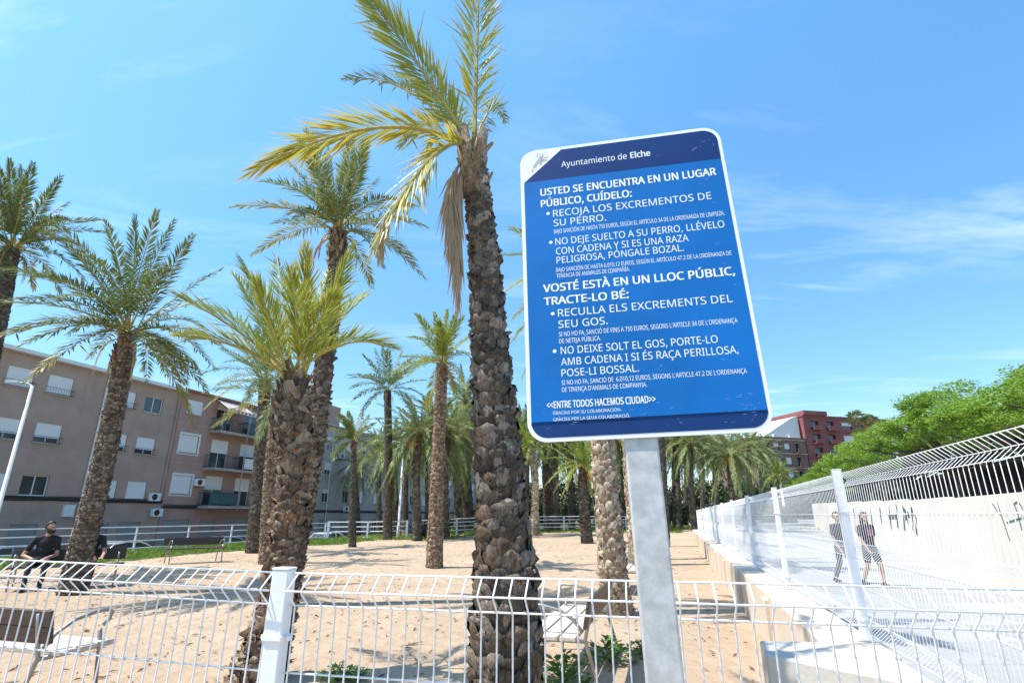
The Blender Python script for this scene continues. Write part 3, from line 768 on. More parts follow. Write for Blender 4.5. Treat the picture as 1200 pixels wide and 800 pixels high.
def trunk_spline(pts, rad, n):
    """Catmull-Rom through pts with radii"""
    P = [V(p) for p in pts]; P = [P[0]*2 - P[1]] + P + [P[-1]*2 - P[-2]]; Rr = [rad[0]] + list(rad) + [rad[-1]]
    out = []; k = len(pts) - 1
    for i in range(n+1):
        s_ = i/n*k; j = min(int(s_), k-1); t = s_-j
        a, b, c, d = P[j], P[j+1], P[j+2], P[j+3]
        q = (b*2 + (c-a)*t + (a*2-b*5+c*4-d)*t*t + (b*3-a-c*3+d)*t**3)*.5
        out.append((q, Rr[j+1]*(1-t) + Rr[j+2]*t))
    return out
def boots(mb, ax, rnd, w=.13, h=.10, o=.03, row=.07, jit=.25, rough=.25, m=0, taper=(1, 1), up_tilt=1.0, zmin=-9, cut=None):
    """spiral of leaf bases on a trunk axis [(point, radius)]"""
    seg = [0]
    for (a, _), (b, _) in zip(ax, ax[1:]): seg.append(seg[-1] + (b-a).length)
    tot = seg[-1]; s_ = 0; ringi = 0
    while s_ < tot - .01:
        j = 0
        while j < len(seg)-2 and seg[j+1] < s_: j += 1
        f_ = (s_-seg[j]) / max(1e-6, seg[j+1]-seg[j]); p = ax[j][0].lerp(ax[j+1][0], f_); r = ax[j][1]*(1-f_) + ax[j+1][1]*f_
        q_ = taper[0] + (taper[1]-taper[0])*s_/tot; wq, hq, oq, rowq = w*q_, h*q_, o*q_, row*q_
        T = (ax[j+1][0]-ax[j][0]).normalized(); U = T.orthogonal().normalized(); W = T.cross(U)
        k = max(5, int(round(2*PI*r/wq)))
        for i in range(k):
            if cut and rnd.random() < cut: continue
            g = 2*PI*(i + .5*(ringi % 2) + .12*ringi*.0)/k + rnd.gauss(0, .06)
            Nr = U*math.cos(g) + W*math.sin(g); Sd = T.cross(Nr)
            c = p + T*rnd.gauss(0, rowq*jit) + Nr*r*.97
            ww = 2*PI*r/k*.62*rnd.uniform(.85, 1.2); hh = hq*rnd.uniform(.75, 1.3); oo = oq*rnd.uniform(.5, 1.5)
            sk = rnd.gauss(0, .25)
            def q(x, y_, z_): return c + Sd*(x*ww + sk*y_*hh*.3) + T*(y_*hh) + Nr*z_
            j_ = lambda: rnd.gauss(0, oo*rough)
            rows = [[q(-.55,-.55,-.012), q(0,-.7,.0), q(.55,-.55,-.012)],
                    [q(-1,-.05,oo*.15+j_()), q(rnd.gauss(0,.15),-.05,oo*.72+j_()), q(1,-.05,oo*.15+j_())],
                    [q(-.75,.42,oo*.45+j_()), q(rnd.gauss(0,.15),.40+rnd.gauss(0,.08),oo*1.1*up_tilt+j_()), q(.75,.42,oo*.45+j_())],
                    [q(-.5,.62+rnd.gauss(0,.06),oo*.55), q(rnd.gauss(0,.1),.70+rnd.gauss(0,.1),oo*.95*up_tilt+j_()), q(.5,.62+rnd.gauss(0,.06),oo*.55)],
                    [q(-.5,.50,-.02), q(0,.5,-.02), q(.5,.50,-.02)]]
            vs = [v for rw in rows for v in rw]
            mb.add(vs, [(3*a+b, 3*a+b+1, 3*a+b+4, 3*a+b+3) for a in range(4) for b in range(2)], m)
        s_ += rowq*rnd.uniform(.9, 1.1); ringi += 1
def palm_trunk(parent, pts, rad, mat, seed, base, n=26, flakes=True, **kw):
    rnd = random.Random(seed); ax = trunk_spline([V(p) - V(base) for p in pts], [max(.06, r - kw['o']*.85) for r in rad], n); mb = MB()
    mb.tube([a for a, _ in ax], [r*.97 for _, r in ax], 14, 1)
    boots(mb, ax, rnd, **kw)
    if flakes: boots(mb, ax, rnd, w=kw['w']*.62, h=kw['h']*.8, o=kw['o']*.95, row=kw['row']*1.1, jit=.6, rough=.4, cut=.6, taper=kw.get('taper', (1, 1)))
    # root flare
    return mb.build("trunk", [mat, MAT["barkdark"]], parent, True)
def stubs(mb, top, r, rnd, n=14, L=.22, m=0):
    """cut leaf stalks sticking up round the top of a trunk"""
    for i in range(n):
        g = 2*PI*i/n + rnd.gauss(0, .2); d = V((math.cos(g), math.sin(g), 0))
        a = top + d*r*.8 + V((0, 0, -rnd.uniform(.0, .4))); b = a + d*rnd.uniform(.02, .10) + V((0, 0, L*rnd.uniform(.6, 1.4)))
        sd = V((-d.y, d.x, 0))*rnd.uniform(.03, .055); th = d*.018
        mb.add([a-sd*1.5, a+sd*1.5, b+sd*.55, b-sd*.55, a-sd*1.5-th, a+sd*1.5-th, b+sd*.5-th, b-sd*.5-th], [(0,1,2,3), (5,4,7,6), (0,4,5,1), (1,5,6,2), (2,6,7,3), (3,7,4,0)], m)
def to_tip(P0, tip, arch=.28, up=0.35):
    """middle control point of a leaf that leaves the bud upwards and arches over"""
    d = tip - P0; L = d.length
    return P0 + d*.45 + V((0, 0, 1))*L*arch
def depth_tip(P0, px, py, L, sign):
    """tip seen at a pixel, at the depth that gives a leaf its natural length"""
    d = ray(px, py).normalized(); o = V((0, 0, EYE)) - P0
    b = o.dot(d); c = o.dot(o) - L*L; disc = b*b - c
    k = -b + sign*math.sqrt(disc) if disc > 0 else -b
    return V((0, 0, EYE)) + d*k
def palm(name, label, base, group=None, cat="palm tree"):
    return thing(name, label, cat, base, 0, group)
FM = [MAT['leaf'], MAT['rachis']]; FG = [MAT['leafgrey'], MAT['rachis']]; FK = [MAT['leafdark'], MAT['rachis']]; FD_ = [MAT['leaf'], MAT['rachisdry']]
def fruits(parent, c, n, seed, spread=.5):
    rnd = random.Random(seed); mb = MB()
    for k in range(n):
        g = rnd.uniform(0, 2*PI); d = V((math.cos(g), math.sin(g), 0)); e = c + d*spread*rnd.uniform(.6, 1.2) + V((0, 0, -.35*rnd.random()))
        mb.tube([c, c.lerp(e, .6) + V((0, 0, .25)), e], .012, 4)
        for q in range(60):
            p = e + V((rnd.gauss(0, .09), rnd.gauss(0, .09), rnd.uniform(-.42, .05))); r = rnd.uniform(.018, .03)
            mb.add([p+V((r,0,0)), p+V((0,r,0)), p-V((r,0,0)), p-V((0,r,0)), p+V((0,0,r*1.5)), p-V((0,0,r*1.5))], [(0,1,4),(1,2,4),(2,3,4),(3,0,4),(1,0,5),(2,1,5),(3,2,5),(0,3,5)])
    return mb.build("date_cluster", MAT['fruit'], parent)

# --- the big palm in front
Yp = 3.6
tp = [at(594, 905, Yp), at(593, 790, Yp), at(592, 690, Yp), at(588, 600, Yp), at(581, 500, Yp), at(574, 410, Yp), at(568, 310, Yp), at(560, 225, Yp), at(555, 178, Yp)]
tp[0].z = -.05; base = V((tp[0].x, tp[0].y, 0))
pm_ = palm("palm_tree", "nearest tall palm with rough trunk and hanging pale dead leaf, left of the sign", base)
palm_trunk(pm_, tp, [.235, .225, .205, .175, .158, .140, .125, .108, .095], MAT['bark'], 11, base, n=46, w=.125, h=.10, o=.032, row=.068, jit=.35, rough=.36, taper=(1.15, .5))
rnd = random.Random(4); top = tp[-1] - base
mb = MB(); stubs(mb, top + V((0, 0, -.03)), .10, rnd, 22, .20); stubs(mb, top + V((0, 0, .07)), .075, rnd, 14, .2)
mb.build("leaf_stub_crown", MAT['barkpale'], pm_)
top_w = tp[-1] + V((0, 0, .03))
big = [  # tip pixel, depth of the tip, arch, dry, tipdry, scale, hint
    (425, -12, 3.5, .05, .02, .35, 100, .52), (563, -95, 3.9, .0, .08, .50, 100, .55), (299, 199, 3.3, .34, .10, .66, 105, .50),
    (404, 93, 4.6, .20, .0, .10, 80, .42), (437, 292, 3.05, .42, .10, .72, 90, .48), (593, 143, 4.9, .30, .0, .1, 60, .36),
    (470, 100, 5.3, .16, .0, .12, 76, .42), (470, 170, 4.8, .32, .0, .15, 76, .40), (515, 120, 5.6, .1, .0, .1, 70, .4)]
for i, (x, y, dp, ar, dr, td, n_, L_) in enumerate(big):
    mb = MB(); rr = random.Random(50+i); P0 = top_w - base; P2 = at(x, y, dp) - base
    S = None
    if i == 1: S = V((1, .15, 0))
    if i == 0: S = V((.75, -.3, .6))
    P1 = to_tip(P0, P2, ar)
    frond(mb, P0, P1, P2, rr, n_, L_, .0095, 24, dr, td, .022 if i in (0, 1, 2, 4) else .013, .14, (40, 13) if i != 1 else (44, 13), S, .10)
    o = mb.build("frond", FM if i not in (3, 5, 6, 7) else FG, pm_, attr=True)
    if td > .6: o["label"] = "yellowing arching frond"
mb = MB(); rr = random.Random(77)
for (x, y, dp, n_) in ((537, 352, 3.42, 60), (530, 290, 3.4, 40), (541, 320, 3.5, 44)):
    P0 = top_w - base + V((0, 0, -.10)); P2 = at(x, y, dp) - base; P1 = at(x - 13, 185, dp) - base
    frond(mb, P0, P1, P2, rr, n_, .26, .009, 5, .92, .1, .014, .28, (13, 6), V((.8, .3, 0)), .5, True)
o = mb.build("dry_frond", FD_, pm_, attr=True); o["label"] = "pale straw-coloured dead frond hanging down the trunk"
mb = MB()
frond(mb, at(452, 255, 3.07) - base, at(447, 262, 3.06) - base, at(447, 300, 3.05) - base, rr, 12, .12, .010, 5, .85, .1, .006, .2, (16, 8), V((.8, .3, 0)), .4, True)
o = mb.build("dry_frond", FD_, pm_, attr=True); o["label"] = "brown withered frond tip"

# --- the short stout palm behind the fence post
Ys = 5.8
tp = [at(297, 815, Ys), at(309, 770, Ys), at(327, 700, Ys), at(336, 630, Ys), at(345, 560, Ys), at(347, 505, Ys), at(346, 468, Ys), at(346, 445, Ys)]
base = V((tp[0].x, tp[0].y, 0)); tp[0].z = -.05
ps = palm("palm_tree", "short stout palm with a shaggy brown trunk behind the white fence post", base)
palm_trunk(ps, tp, [.275, .235, .182, .168, .172, .178, .165, .10], MAT['barkwarm'], 12, base, n=40, w=.105, h=.085, o=.038, row=.06, jit=.38, rough=.38)
mb = MB(); rnd = random.Random(9); top = tp[-1] - base
stubs(mb, top + V((0,0,-.02)), .14, rnd, 22, .20); stubs(mb, top + V((0,0,-.18)), .18, rnd, 24, .16); stubs(mb, top + V((0,0,-.36)), .19, rnd, 20, .13)
mb.build("leaf_stub_crown", MAT['bark'], ps)
short = [(206, 345, 5.2, .10, .0), (213, 394, 5.0, .22, .25), (284, 304, 5.6, .02, .0), (359, 290, 5.3, .02, .55), (411, 290, 5.7, .03, .1), (462, 408, 5.4, .36, .05),
         (275, 322, 6.6, .08, .0), (325, 300, 6.7, .04, .05), (240, 360, 6.6, .16, .0), (430, 345, 6.9, .10, .05), (385, 318, 6.6, .06, .1), (300, 330, 4.9, .04, .1), (340, 318, 4.9, .02, .1), (393, 345, 5.0, .12, .1)]
for i, (x, y, dp, ar, td) in enumerate(short):
    mb = MB(); rr = random.Random(150+i); P0 = top + V((rr.gauss(0,.05), rr.gauss(0,.05), -.02)); P2 = at(x, y, dp) - base
    frond(mb, P0, to_tip(P0, P2, ar), P2, rr, 66, .46, .010, 30, .02, td + .12, .018, .2, (40, 15), None, .06)
    mb.build("frond", FM, ps, attr=True)

# --- palms with leaves set one by one
def set_palm(label, trunk_px, Y, rads, tips, L, mat, fm, seed, n=40, leaf=.34, wid=.017, dens=1.45, dryset=(), extra=6, group=None, arch=.22, boots_kw=None, droopy=.14, down=True):
    tpz = [at(x, y, Y) for x, y in trunk_px]; tpz[0].z = gz(tpz[0].x, tpz[0].y) - .06
    base = V((tpz[0].x, tpz[0].y, tpz[0].z + .06)); t = palm("palm_tree", label, base, group)
    kw = dict(w=.095, h=.07, o=.024, row=.06, jit=.25); kw.update(boots_kw or {})
    palm_trunk(t, tpz, rads, mat, seed, base, **kw)
    n = int(n*dens); leaf *= 1.25; wid *= .84
    rnd = random.Random(seed); top = tpz[-1] - base
    mb = MB(); stubs(mb, top + V((0,0,-.1)), rads[-1]*1.0, rnd, 16, .22); stubs(mb, top + V((0,0,-.35)), rads[-1]*1.15, rnd, 16, .18)
    mb.build("leaf_stub_crown", MAT['barkwarm'], t)
    mb = MB()
    for i, (x, y) in enumerate(tips):
        P0 = top + V((rnd.gauss(0,.05), rnd.gauss(0,.05), 0)); P2w = depth_tip(tpz[-1], x, y, L*rnd.uniform(.92, 1.08), 1 if (i % 2) else -1)
        P2 = P2w - base; dn = (P2 - P0).z / L
        td = .6 if i in dryset else .08*rnd.random()
        frond(mb, P0, to_tip(P0, P2, arch*(1.25 if dn < .2 else .5)), P2, rnd, n, leaf, wid, 24, .0, td, .016, .17, (60, 22), None, droopy)
    for k in range(extra):                      # leaves towards and away from the viewer
        g = PI/2 + (PI if k % 2 else 0) + rnd.gauss(0, .45); el = R(rnd.uniform(-25, 55)); P0 = top.copy()
        P2 = P0 + V((math.cos(g)*math.cos(el), math.sin(g)*math.cos(el), math.sin(el)))*L*.95
        frond(mb, P0, to_tip(P0, P2, .25), P2, rnd, n, leaf, wid, 24, .0, .1, .016, .17, (60, 22), None, droopy)
    mb.build("crown", fm, t, attr=True)
    if down:
        mb = MB()
        for k in range(5):
            g = rnd.uniform(0, 2*PI); d = V((math.cos(g), math.sin(g), 0)); P0 = top + V((0,0,-.15)); P2 = P0 + d*.45 + V((0,0,-L*.35*rnd.uniform(.6, 1)))
            frond(mb, P0, P0 + d*.5 + V((0,0,.1)), P2, rnd, 22, .2, .010, 8, .9, .1, .012, .2, (20, 10), None, .4, True)
        mb.build("dry_fronds", FD_, t, attr=True)
    return t
set_palm("leaning palm with a pale ringed trunk shading the man on the bench", [(83,697),(96,640),(117,560),(136,470),(150,392)], 11.57, [.25,.225,.215,.20,.185],
    [(19,322),(0,392),(30,448),(64,274),(124,260),(159,253),(184,247),(204,258),(226,276),(262,314),(105,420),(80,392),(172,448),(221,444),(252,432),(228,500),(100,300),(245,350),(60,350),(195,440)],
    2.9, MAT['bark'], FK, 21, n=50, leaf=.33, wid=.02, dryset=(2, 15, 10), extra=16, boots_kw=dict(w=.085, h=.055, o=.026, row=.05))
set_palm("tall palm leaning behind the short stout palm, crown against the sky", [(330,710),(345,640),(364,540),(377,450),(389,360),(397,272)], 10.11, [.24,.215,.205,.19,.17,.16],
    [(271,243),(295,299),(305,213),(336,189),(357,178),(385,169),(430,171),(443,208),(501,267),(497,326),(450,312),(350,215),(410,190),(320,262),(470,235)],
    2.15, MAT['bark'], FG, 22, n=46, leaf=.32, wid=.018, dryset=(4, 5, 0, 1), boots_kw=dict(o=.042, row=.065, w=.11, h=.085, jit=.4, rough=.4), extra=14)
set_palm("dark bushy palm cut by the left edge, above the brown block", [(-62,760),(-45,600),(-18,450),(2,360),(14,292)], 14.2, [.27,.24,.22,.20,.19],
    [(11,187),(39,191),(71,206),(81,236),(86,259),(88,283),(101,330),(72,346),(-30,200),(-70,230),(-90,280),(-60,340),(30,210),(60,222),(55,300),(40,340),(-20,350),(25,195),(-5,192),(70,270)],
    2.6, MAT['barkdark'], FK, 23, n=52, leaf=.34, wid=.022, dryset=(15,), extra=12, arch=.26)
set_palm("dark trunked palm left of the short stout palm beside the balconies", [(296,648),(301,590),(306,520),(311,445)], 23.9, [.30,.27,.26,.25],
    [(258,408),(236,438),(238,480),(285,395),(310,385),(335,392),(262,425),(250,455),(360,420),(370,450),(290,470),(345,470),(275,400),(300,388)],
    3.0, MAT['barkdark'], FG, 24, n=38, leaf=.40, wid=.026, dryset=(2, 7), extra=8)
set_palm("lighter palm trunk squeezed against the left side of the short stout palm", [(312,661),(314,600),(318,540),(325,470)], 18.5, [.24,.21,.20,.20],
    [(262,450),(250,500),(285,420),(330,405),(365,420),(390,450),(300,520),(345,510)],
    2.4, MAT['barkwarm'], FG, 25, n=36, leaf=.36, wid=.022, dryset=(1,), extra=6)
set_palm("slim palm standing alone in the middle of the sand", [(509,666),(511,600),(514,520),(518,428)], 17.2, [.26,.225,.205,.19],
    [(478,395),(492,376),(509,366),(525,362),(543,370),(556,392),(560,420),(470,418),(478,440),(500,480),(545,455),(515,372),(535,366),(487,430)],
    2.1, MAT['barkwarm'], FM, 26, n=42, leaf=.32, wid=.022, dryset=(9, 3, 10), extra=8)
set_palm("thin dark palm in front of the short white railing", [(413,641),(413,600),(414,560),(415,517)], 28.1, [.20,.17,.16,.15],
    [(384,520),(395,490),(408,482),(425,482),(440,495),(447,515),(390,540),(440,535),(400,486),(432,486),(380,505)],
    1.9, MAT['barkdark'], FG, 27, n=34, leaf=.34, wid=.03, extra=8)
set_palm("tall grey-green palm behind the railing, crown level with the sand palm", [(455,620),(455,560),(455,500),(454,458)], 36.0, [.30,.27,.25,.24],
    [(405,440),(412,470),(425,415),(440,408),(455,408),(470,412),(488,425),(500,445),(505,470),(420,490),(490,490),(410,455),(448,404)],
    3.4, MAT['barkdark'], FG, 28, n=34, leaf=.50, wid=.038, extra=10)
set_palm("pale stepped trunk palm right behind the end-on bench", [(723,722),(717,650),(711,580),(706,515),(703,430),(706,325)], 9.28, [.26,.225,.215,.21,.20,.18],
    [(597,268),(588,298),(594,340),(602,372),(612,440),(640,230),(680,215),(730,205),(780,225),(815,260),(835,320),(820,400),(780,440),(650,440),(610,330),(600,400),(720,215),(660,220),(760,420)],
    2.15, MAT['barkpale'], FM, 29, n=44, leaf=.32, wid=.016, dryset=(2, 3, 4, 14), boots_kw=dict(w=.125, h=.13, o=.040, row=.085, jit=.12, rough=.25))
set_palm("pale palm trunk just left of the sign post, further off", [(747,663),(743,600),(738,530),(735,350)], 18.1, [.27,.24,.23,.21],
    [(650,340),(660,280),(700,250),(740,240),(780,260),(810,330),(800,400),(670,400),(715,250),(760,250),(820,360)],
    2.4, MAT['barkpale'], FM, 30, n=36, leaf=.36, wid=.024, boots_kw=dict(w=.13, h=.12, o=.036, row=.09, jit=.12))

# --- generic crowns, shared by the palms further off
def crown_mesh(seed, L=3.0, n=44, nl=40, leaf=.5, wid=.03, fm=FG, droop=.30, spread=(78, -38)):
    rnd = random.Random(seed); mb = MB()
    for k in range(n):
        g = k*2.39996 + rnd.gauss(0, .15); u = (k + .5)/n
        el = R(spread[0] + (spread[1]-spread[0])*u + rnd.gauss(0, 5)); ll = L*rnd.uniform(.85, 1.12)*(.8 + .2*math.sin(PI*u))
        P2 = V((math.cos(g)*math.cos(el), math.sin(g)*math.cos(el), math.sin(el) - droop*u))*ll
        frond(mb, V((0,0,0)), to_tip(V((0,0,0)), P2, .12 + .3*u), P2, rnd, nl, leaf, wid, 22, .0, .25*rnd.random()*(1 if u > .6 else .3), .024, .15, (50, 18), None, .22)
    return mb.mesh("crown", fm, attr=True)
def trunk_mesh(seed, mat, r=.22, h=6.0, **kw):
    rnd = random.Random(seed); bend = rnd.uniform(-.25, .25)
    ax = trunk_spline([V((0,0,-.3)), V((bend*.6,.1*bend,h*.35)), V((bend,-.1*bend,h*.7)), V((0,0,h))], [r*1.25, r, r*.95, r*.9], 16)
    mb = MB(); mb.tube([a for a, _ in ax], [q*.97 for _, q in ax], 10); k = dict(w=.2, h=.16, o=.035, row=.16, jit=.2); k.update(kw); boots(mb, ax, rnd, **k)
    return mb.mesh("trunk", mat)
CR = [crown_mesh(1), crown_mesh(2, 3.2, 44, fm=FG, droop=.55, spread=(70, -55)), crown_mesh(3, 2.6, 34, fm=FM), crown_mesh(4, 3.3, 46, fm=FG, droop=.65, spread=(62, -58))]
TR = [trunk_mesh(1, MAT['barkdark']), trunk_mesh(2, MAT['barkpale'], .23), trunk_mesh(3, MAT['barkdark'], .26)]
def far_palm(label, px_base, x_top, y_top, Y, ci, ti, s_=1.0, rot=0, group=None, fruit=False):
    """Y forward distance; px position of the bud"""
    c = at(x_top, y_top, Y); zb = gz(c.x, Y) if Y < 47 else far_z(c.x, Y)
    b = at(px_base, 600, Y); base = V((b.x, Y, zb)); t = palm("palm_tree", label, base, group)
    h = c.z - zb
    o = link("trunk", TR[ti], t); o.scale = (1, 1, h/6.0)
    lean = (c.x - base.x)/h; o.rotation_euler = (0, math.atan(lean), 0)
    q = link("crown", CR[ci], t); q.location = c - base; q.scale = (s_, s_, s_); q.rotation_euler = (0, 0, rot)
    if fruit: fruits(t, c - base + V((0,0,-.15)), 5, int(px_base), .55)
    return t
far_palm("bushy drooping palm left of the slim palm, in front of the grey block", 491, 492, 508, 34, 1, 0, 1.08, .3, fruit=True)
far_palm("bushy drooping palm just right of the slim palm trunk", 523, 526, 506, 35.5, 3, 0, 1.08, 1.3)
far_palm("bushy low palm between the thin dark palm and the lamp post", 466, 463, 522, 42, 3, 2, 1.05, 4.1)
far_palm("bushy palm seen directly behind the slim sand palm", 508, 508, 498, 46, 1, 0, 1.15, 5.1)
far_palm("tall palm crown rising behind the slim palm, right of it", 547, 545, 470, 44, 1, 0, 1.1, 2.0)
far_palm("palm with a flat pale canopy between the big trunk and the blue sign", 626, 621, 525, 37, 2, 1, .95, .8)
far_palm("dark palm with an orange date cluster left of the pale stepped trunk", 687, 684, 548, 31, 2, 2, .85, 2.2, fruit=True)
far_palm("bushy palm behind the far end of the white mesh fence, hung with orange dates", 862, 856, 532, 44, 3, 2, 1.12, .4, fruit=True)
far_palm("bushy palm seen just under the lower right corner of the sign", 812, 810, 520, 46, 1, 0, 1.1, 1.4)
far_palm("small bushy palm below the brown brick block, right of the others", 912, 912, 558, 62, 2, 0, .95, 2.4)
set_palm("palm trunk hidden behind the sign post, its crown behind the sign", [(769,662),(766,600),(762,530),(755,440)], 20.5, [.26,.23,.22,.21],
    [(690,410),(700,370),(735,345),(770,340),(805,370),(820,420),(800,470),(710,470),(752,335)], 2.6, MAT['barkpale'], FM, 41, n=30, leaf=.38, wid=.026)
set_palm("farther palm trunk right behind the sign post, its crown behind the sign", [(779,640),(778,600),(775,540),(772,455)], 28.5, [.27,.24,.23,.22],
    [(720,430),(735,400),(765,385),(800,395),(820,440),(805,490),(735,485),(775,380)], 2.8, MAT['barkdark'], FG, 42, n=28, leaf=.42, wid=.03)
rnd = random.Random(31); taken = []
spots = [(480,518,48),(536,516,40),(446,532,54),(503,535,56),(420,545,60),(577,512,42),(646,518,45),(672,508,48),(716,512,44),(733,500,50),(796,512,49),(612,508,60),(550,515,47),(566,520,50),(583,500,56),(604,515,46),(640,520,52),(655,505,44),(668,525,58),(700,510,54),(722,520,49),(760,515,52),(775,505,60),(792,520,50),(826,515,56),(838,525,66),(878,522,58),(893,530,72),(560,495,64),(620,498,68),(690,500,70),(742,505,66),(806,515,74),(866,528,78),(535,505,60),(600,530,80),(650,535,84),(720,535,86),(780,530,88),(840,538,90),(900,545,92)]
for i, (x, y, Y) in enumerate(spots):
    far_palm("palm of the dense far grove, its crown merging with its neighbours", x + rnd.uniform(-4, 4), x, y, Y, rnd.randrange(4), rnd.choice((0, 0, 2)), rnd.uniform(.95, 1.2), rnd.uniform(0, 6), "palms of the far grove")
# undergrowth that closes the grove at the back
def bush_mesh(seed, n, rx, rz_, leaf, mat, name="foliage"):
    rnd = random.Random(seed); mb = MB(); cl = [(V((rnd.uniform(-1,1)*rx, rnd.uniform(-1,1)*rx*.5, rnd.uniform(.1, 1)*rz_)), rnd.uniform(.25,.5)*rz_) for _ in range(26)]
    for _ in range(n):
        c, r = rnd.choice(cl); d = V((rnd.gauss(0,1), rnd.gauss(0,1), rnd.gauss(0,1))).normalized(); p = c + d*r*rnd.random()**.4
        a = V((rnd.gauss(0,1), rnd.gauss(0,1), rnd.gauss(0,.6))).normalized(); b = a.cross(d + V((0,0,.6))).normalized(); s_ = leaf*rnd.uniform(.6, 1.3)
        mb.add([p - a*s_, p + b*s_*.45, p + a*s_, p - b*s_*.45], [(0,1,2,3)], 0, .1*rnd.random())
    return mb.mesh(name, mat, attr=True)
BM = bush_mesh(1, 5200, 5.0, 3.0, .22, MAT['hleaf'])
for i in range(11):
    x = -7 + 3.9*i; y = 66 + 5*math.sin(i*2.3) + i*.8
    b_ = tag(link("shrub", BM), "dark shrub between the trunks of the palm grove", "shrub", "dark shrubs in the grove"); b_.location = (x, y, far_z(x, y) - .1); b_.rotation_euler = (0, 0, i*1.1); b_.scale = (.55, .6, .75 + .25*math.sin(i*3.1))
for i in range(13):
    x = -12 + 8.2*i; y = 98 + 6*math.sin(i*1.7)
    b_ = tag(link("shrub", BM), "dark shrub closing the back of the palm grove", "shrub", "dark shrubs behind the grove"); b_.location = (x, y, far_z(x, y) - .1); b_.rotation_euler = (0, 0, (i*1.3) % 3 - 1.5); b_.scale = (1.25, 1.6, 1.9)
hm = bush_mesh(2, 5200, 1.6, .75, .07, MAT['grass'])
p_ = at(570, 612, 46); b_ = tag(link("shrub", hm), "low bright green clipped shrub beyond the grove railing", "shrub"); b_.location = (p_.x, 46, far_z(p_.x, 48)-.1); b_.scale = (1.5, 1, 1.2)

# --- broad trees behind the white wall
def tree_mesh(seed, rx, rz_, n, leaf):
    rnd = random.Random(seed); mb = MB(); cl = []
    for _ in range(150):
        g = rnd.uniform(0, 2*PI); q = math.sqrt(rnd.random()); x, y = q*math.cos(g), q*math.sin(g)
        top_ = math.sqrt(max(0, 1 - q*q*.85)); z = top_*rnd.uniform(.25, 1.0) if rnd.random() < .6 else top_*rnd.uniform(.85, 1.05)
        cl.append((V((x*rx, y*rx, z*rz_)), rnd.uniform(.06, .13)*rx))
    for _ in range(n):
        c, r = rnd.choice(cl); d = V((rnd.gauss(0,1), rnd.gauss(0,1), rnd.gauss(0,1))).normalized(); p = c + V((d.x*r*1.25, d.y*r*1.25, d.z*r*.5))*rnd.random()**.45
        a = V((rnd.gauss(0,1), rnd.gauss(0,1), rnd.gauss(0,.45))).normalized(); up = V((rnd.gauss(0,.5), rnd.gauss(0,.5), 1)); b = a.cross(up).normalized(); s_ = leaf*rnd.uniform(.5, 1.3)
        mb.add([p - a*s_, p + b*s_*.42, p + a*s_, p - b*s_*.42], [(0,1,2,3)], 0, .15*rnd.random())
    return mb.mesh("crown", MAT['tleaf'], attr=True), cl
def limbs_mesh(seed, cl, h0, r0):
    rnd = random.Random(seed); mb = MB()
    mb.tube([(0,0,-.5), (.1,.05,h0*.5), (0,.1,h0)], [r0*1.3, r0, r0*.85], 9)
    for c, r in cl[::2]:
        e = V((0,.1,h0)) + c; s0 = V((0,.1,h0*rnd.uniform(.8, 1))); m_ = s0.lerp(e, .55) + V((0,0,.35)); mb.tube([s0, m_, e], [r0*.34, r0*.2, .02], 5)
    return mb.mesh("trunk", MAT['twood'])
TM = []
for sd in (1, 2, 3):
    crown, cl = tree_mesh(sd, 5.0, 2.7, 42000, .075); TM.append((crown, limbs_mesh(sd, cl, 4.1, .2)))
def broad_tree(label, x, y, Y, k, s_, rot):
    """x, y: pixel of the crown top"""
    top = at(x, y, Y); zb = path_z(0, Y) - .1; t = thing("broad_tree", label, "tree", (top.x, Y, zb), rot)
    h = top.z - zb; f_ = h/6.8
    o = link("trunk", TM[k][1], t); o.scale = (s_, s_, f_)
    o = link("crown", TM[k][0], t); o.location = (0, 0, 4.1*f_); o.scale = (s_, s_, f_)
    return t
broad_tree("largest bright green tree at the right edge behind the white wall", 1192, 440, 21.5, 0, 1.0, .3)
broad_tree("bright green tree just left of the largest one, a lower rounded crown", 1108, 484, 27, 1, .95, 1.3)
broad_tree("spreading bright green tree in the middle of the row behind the wall", 1052, 512, 35, 2, .9, 2.6)
broad_tree("bright green tree near the far end of the row, below the red tower", 1005, 534, 44, 0, .8, 4.0)
broad_tree("farthest and lowest bright green tree in the row, beside the brick block", 962, 556, 56, 1, .75, 5.0)
broad_tree("bright green tree cut by the right edge above the near end of the wall", 1290, 430, 17.5, 2, .95, 3.5)
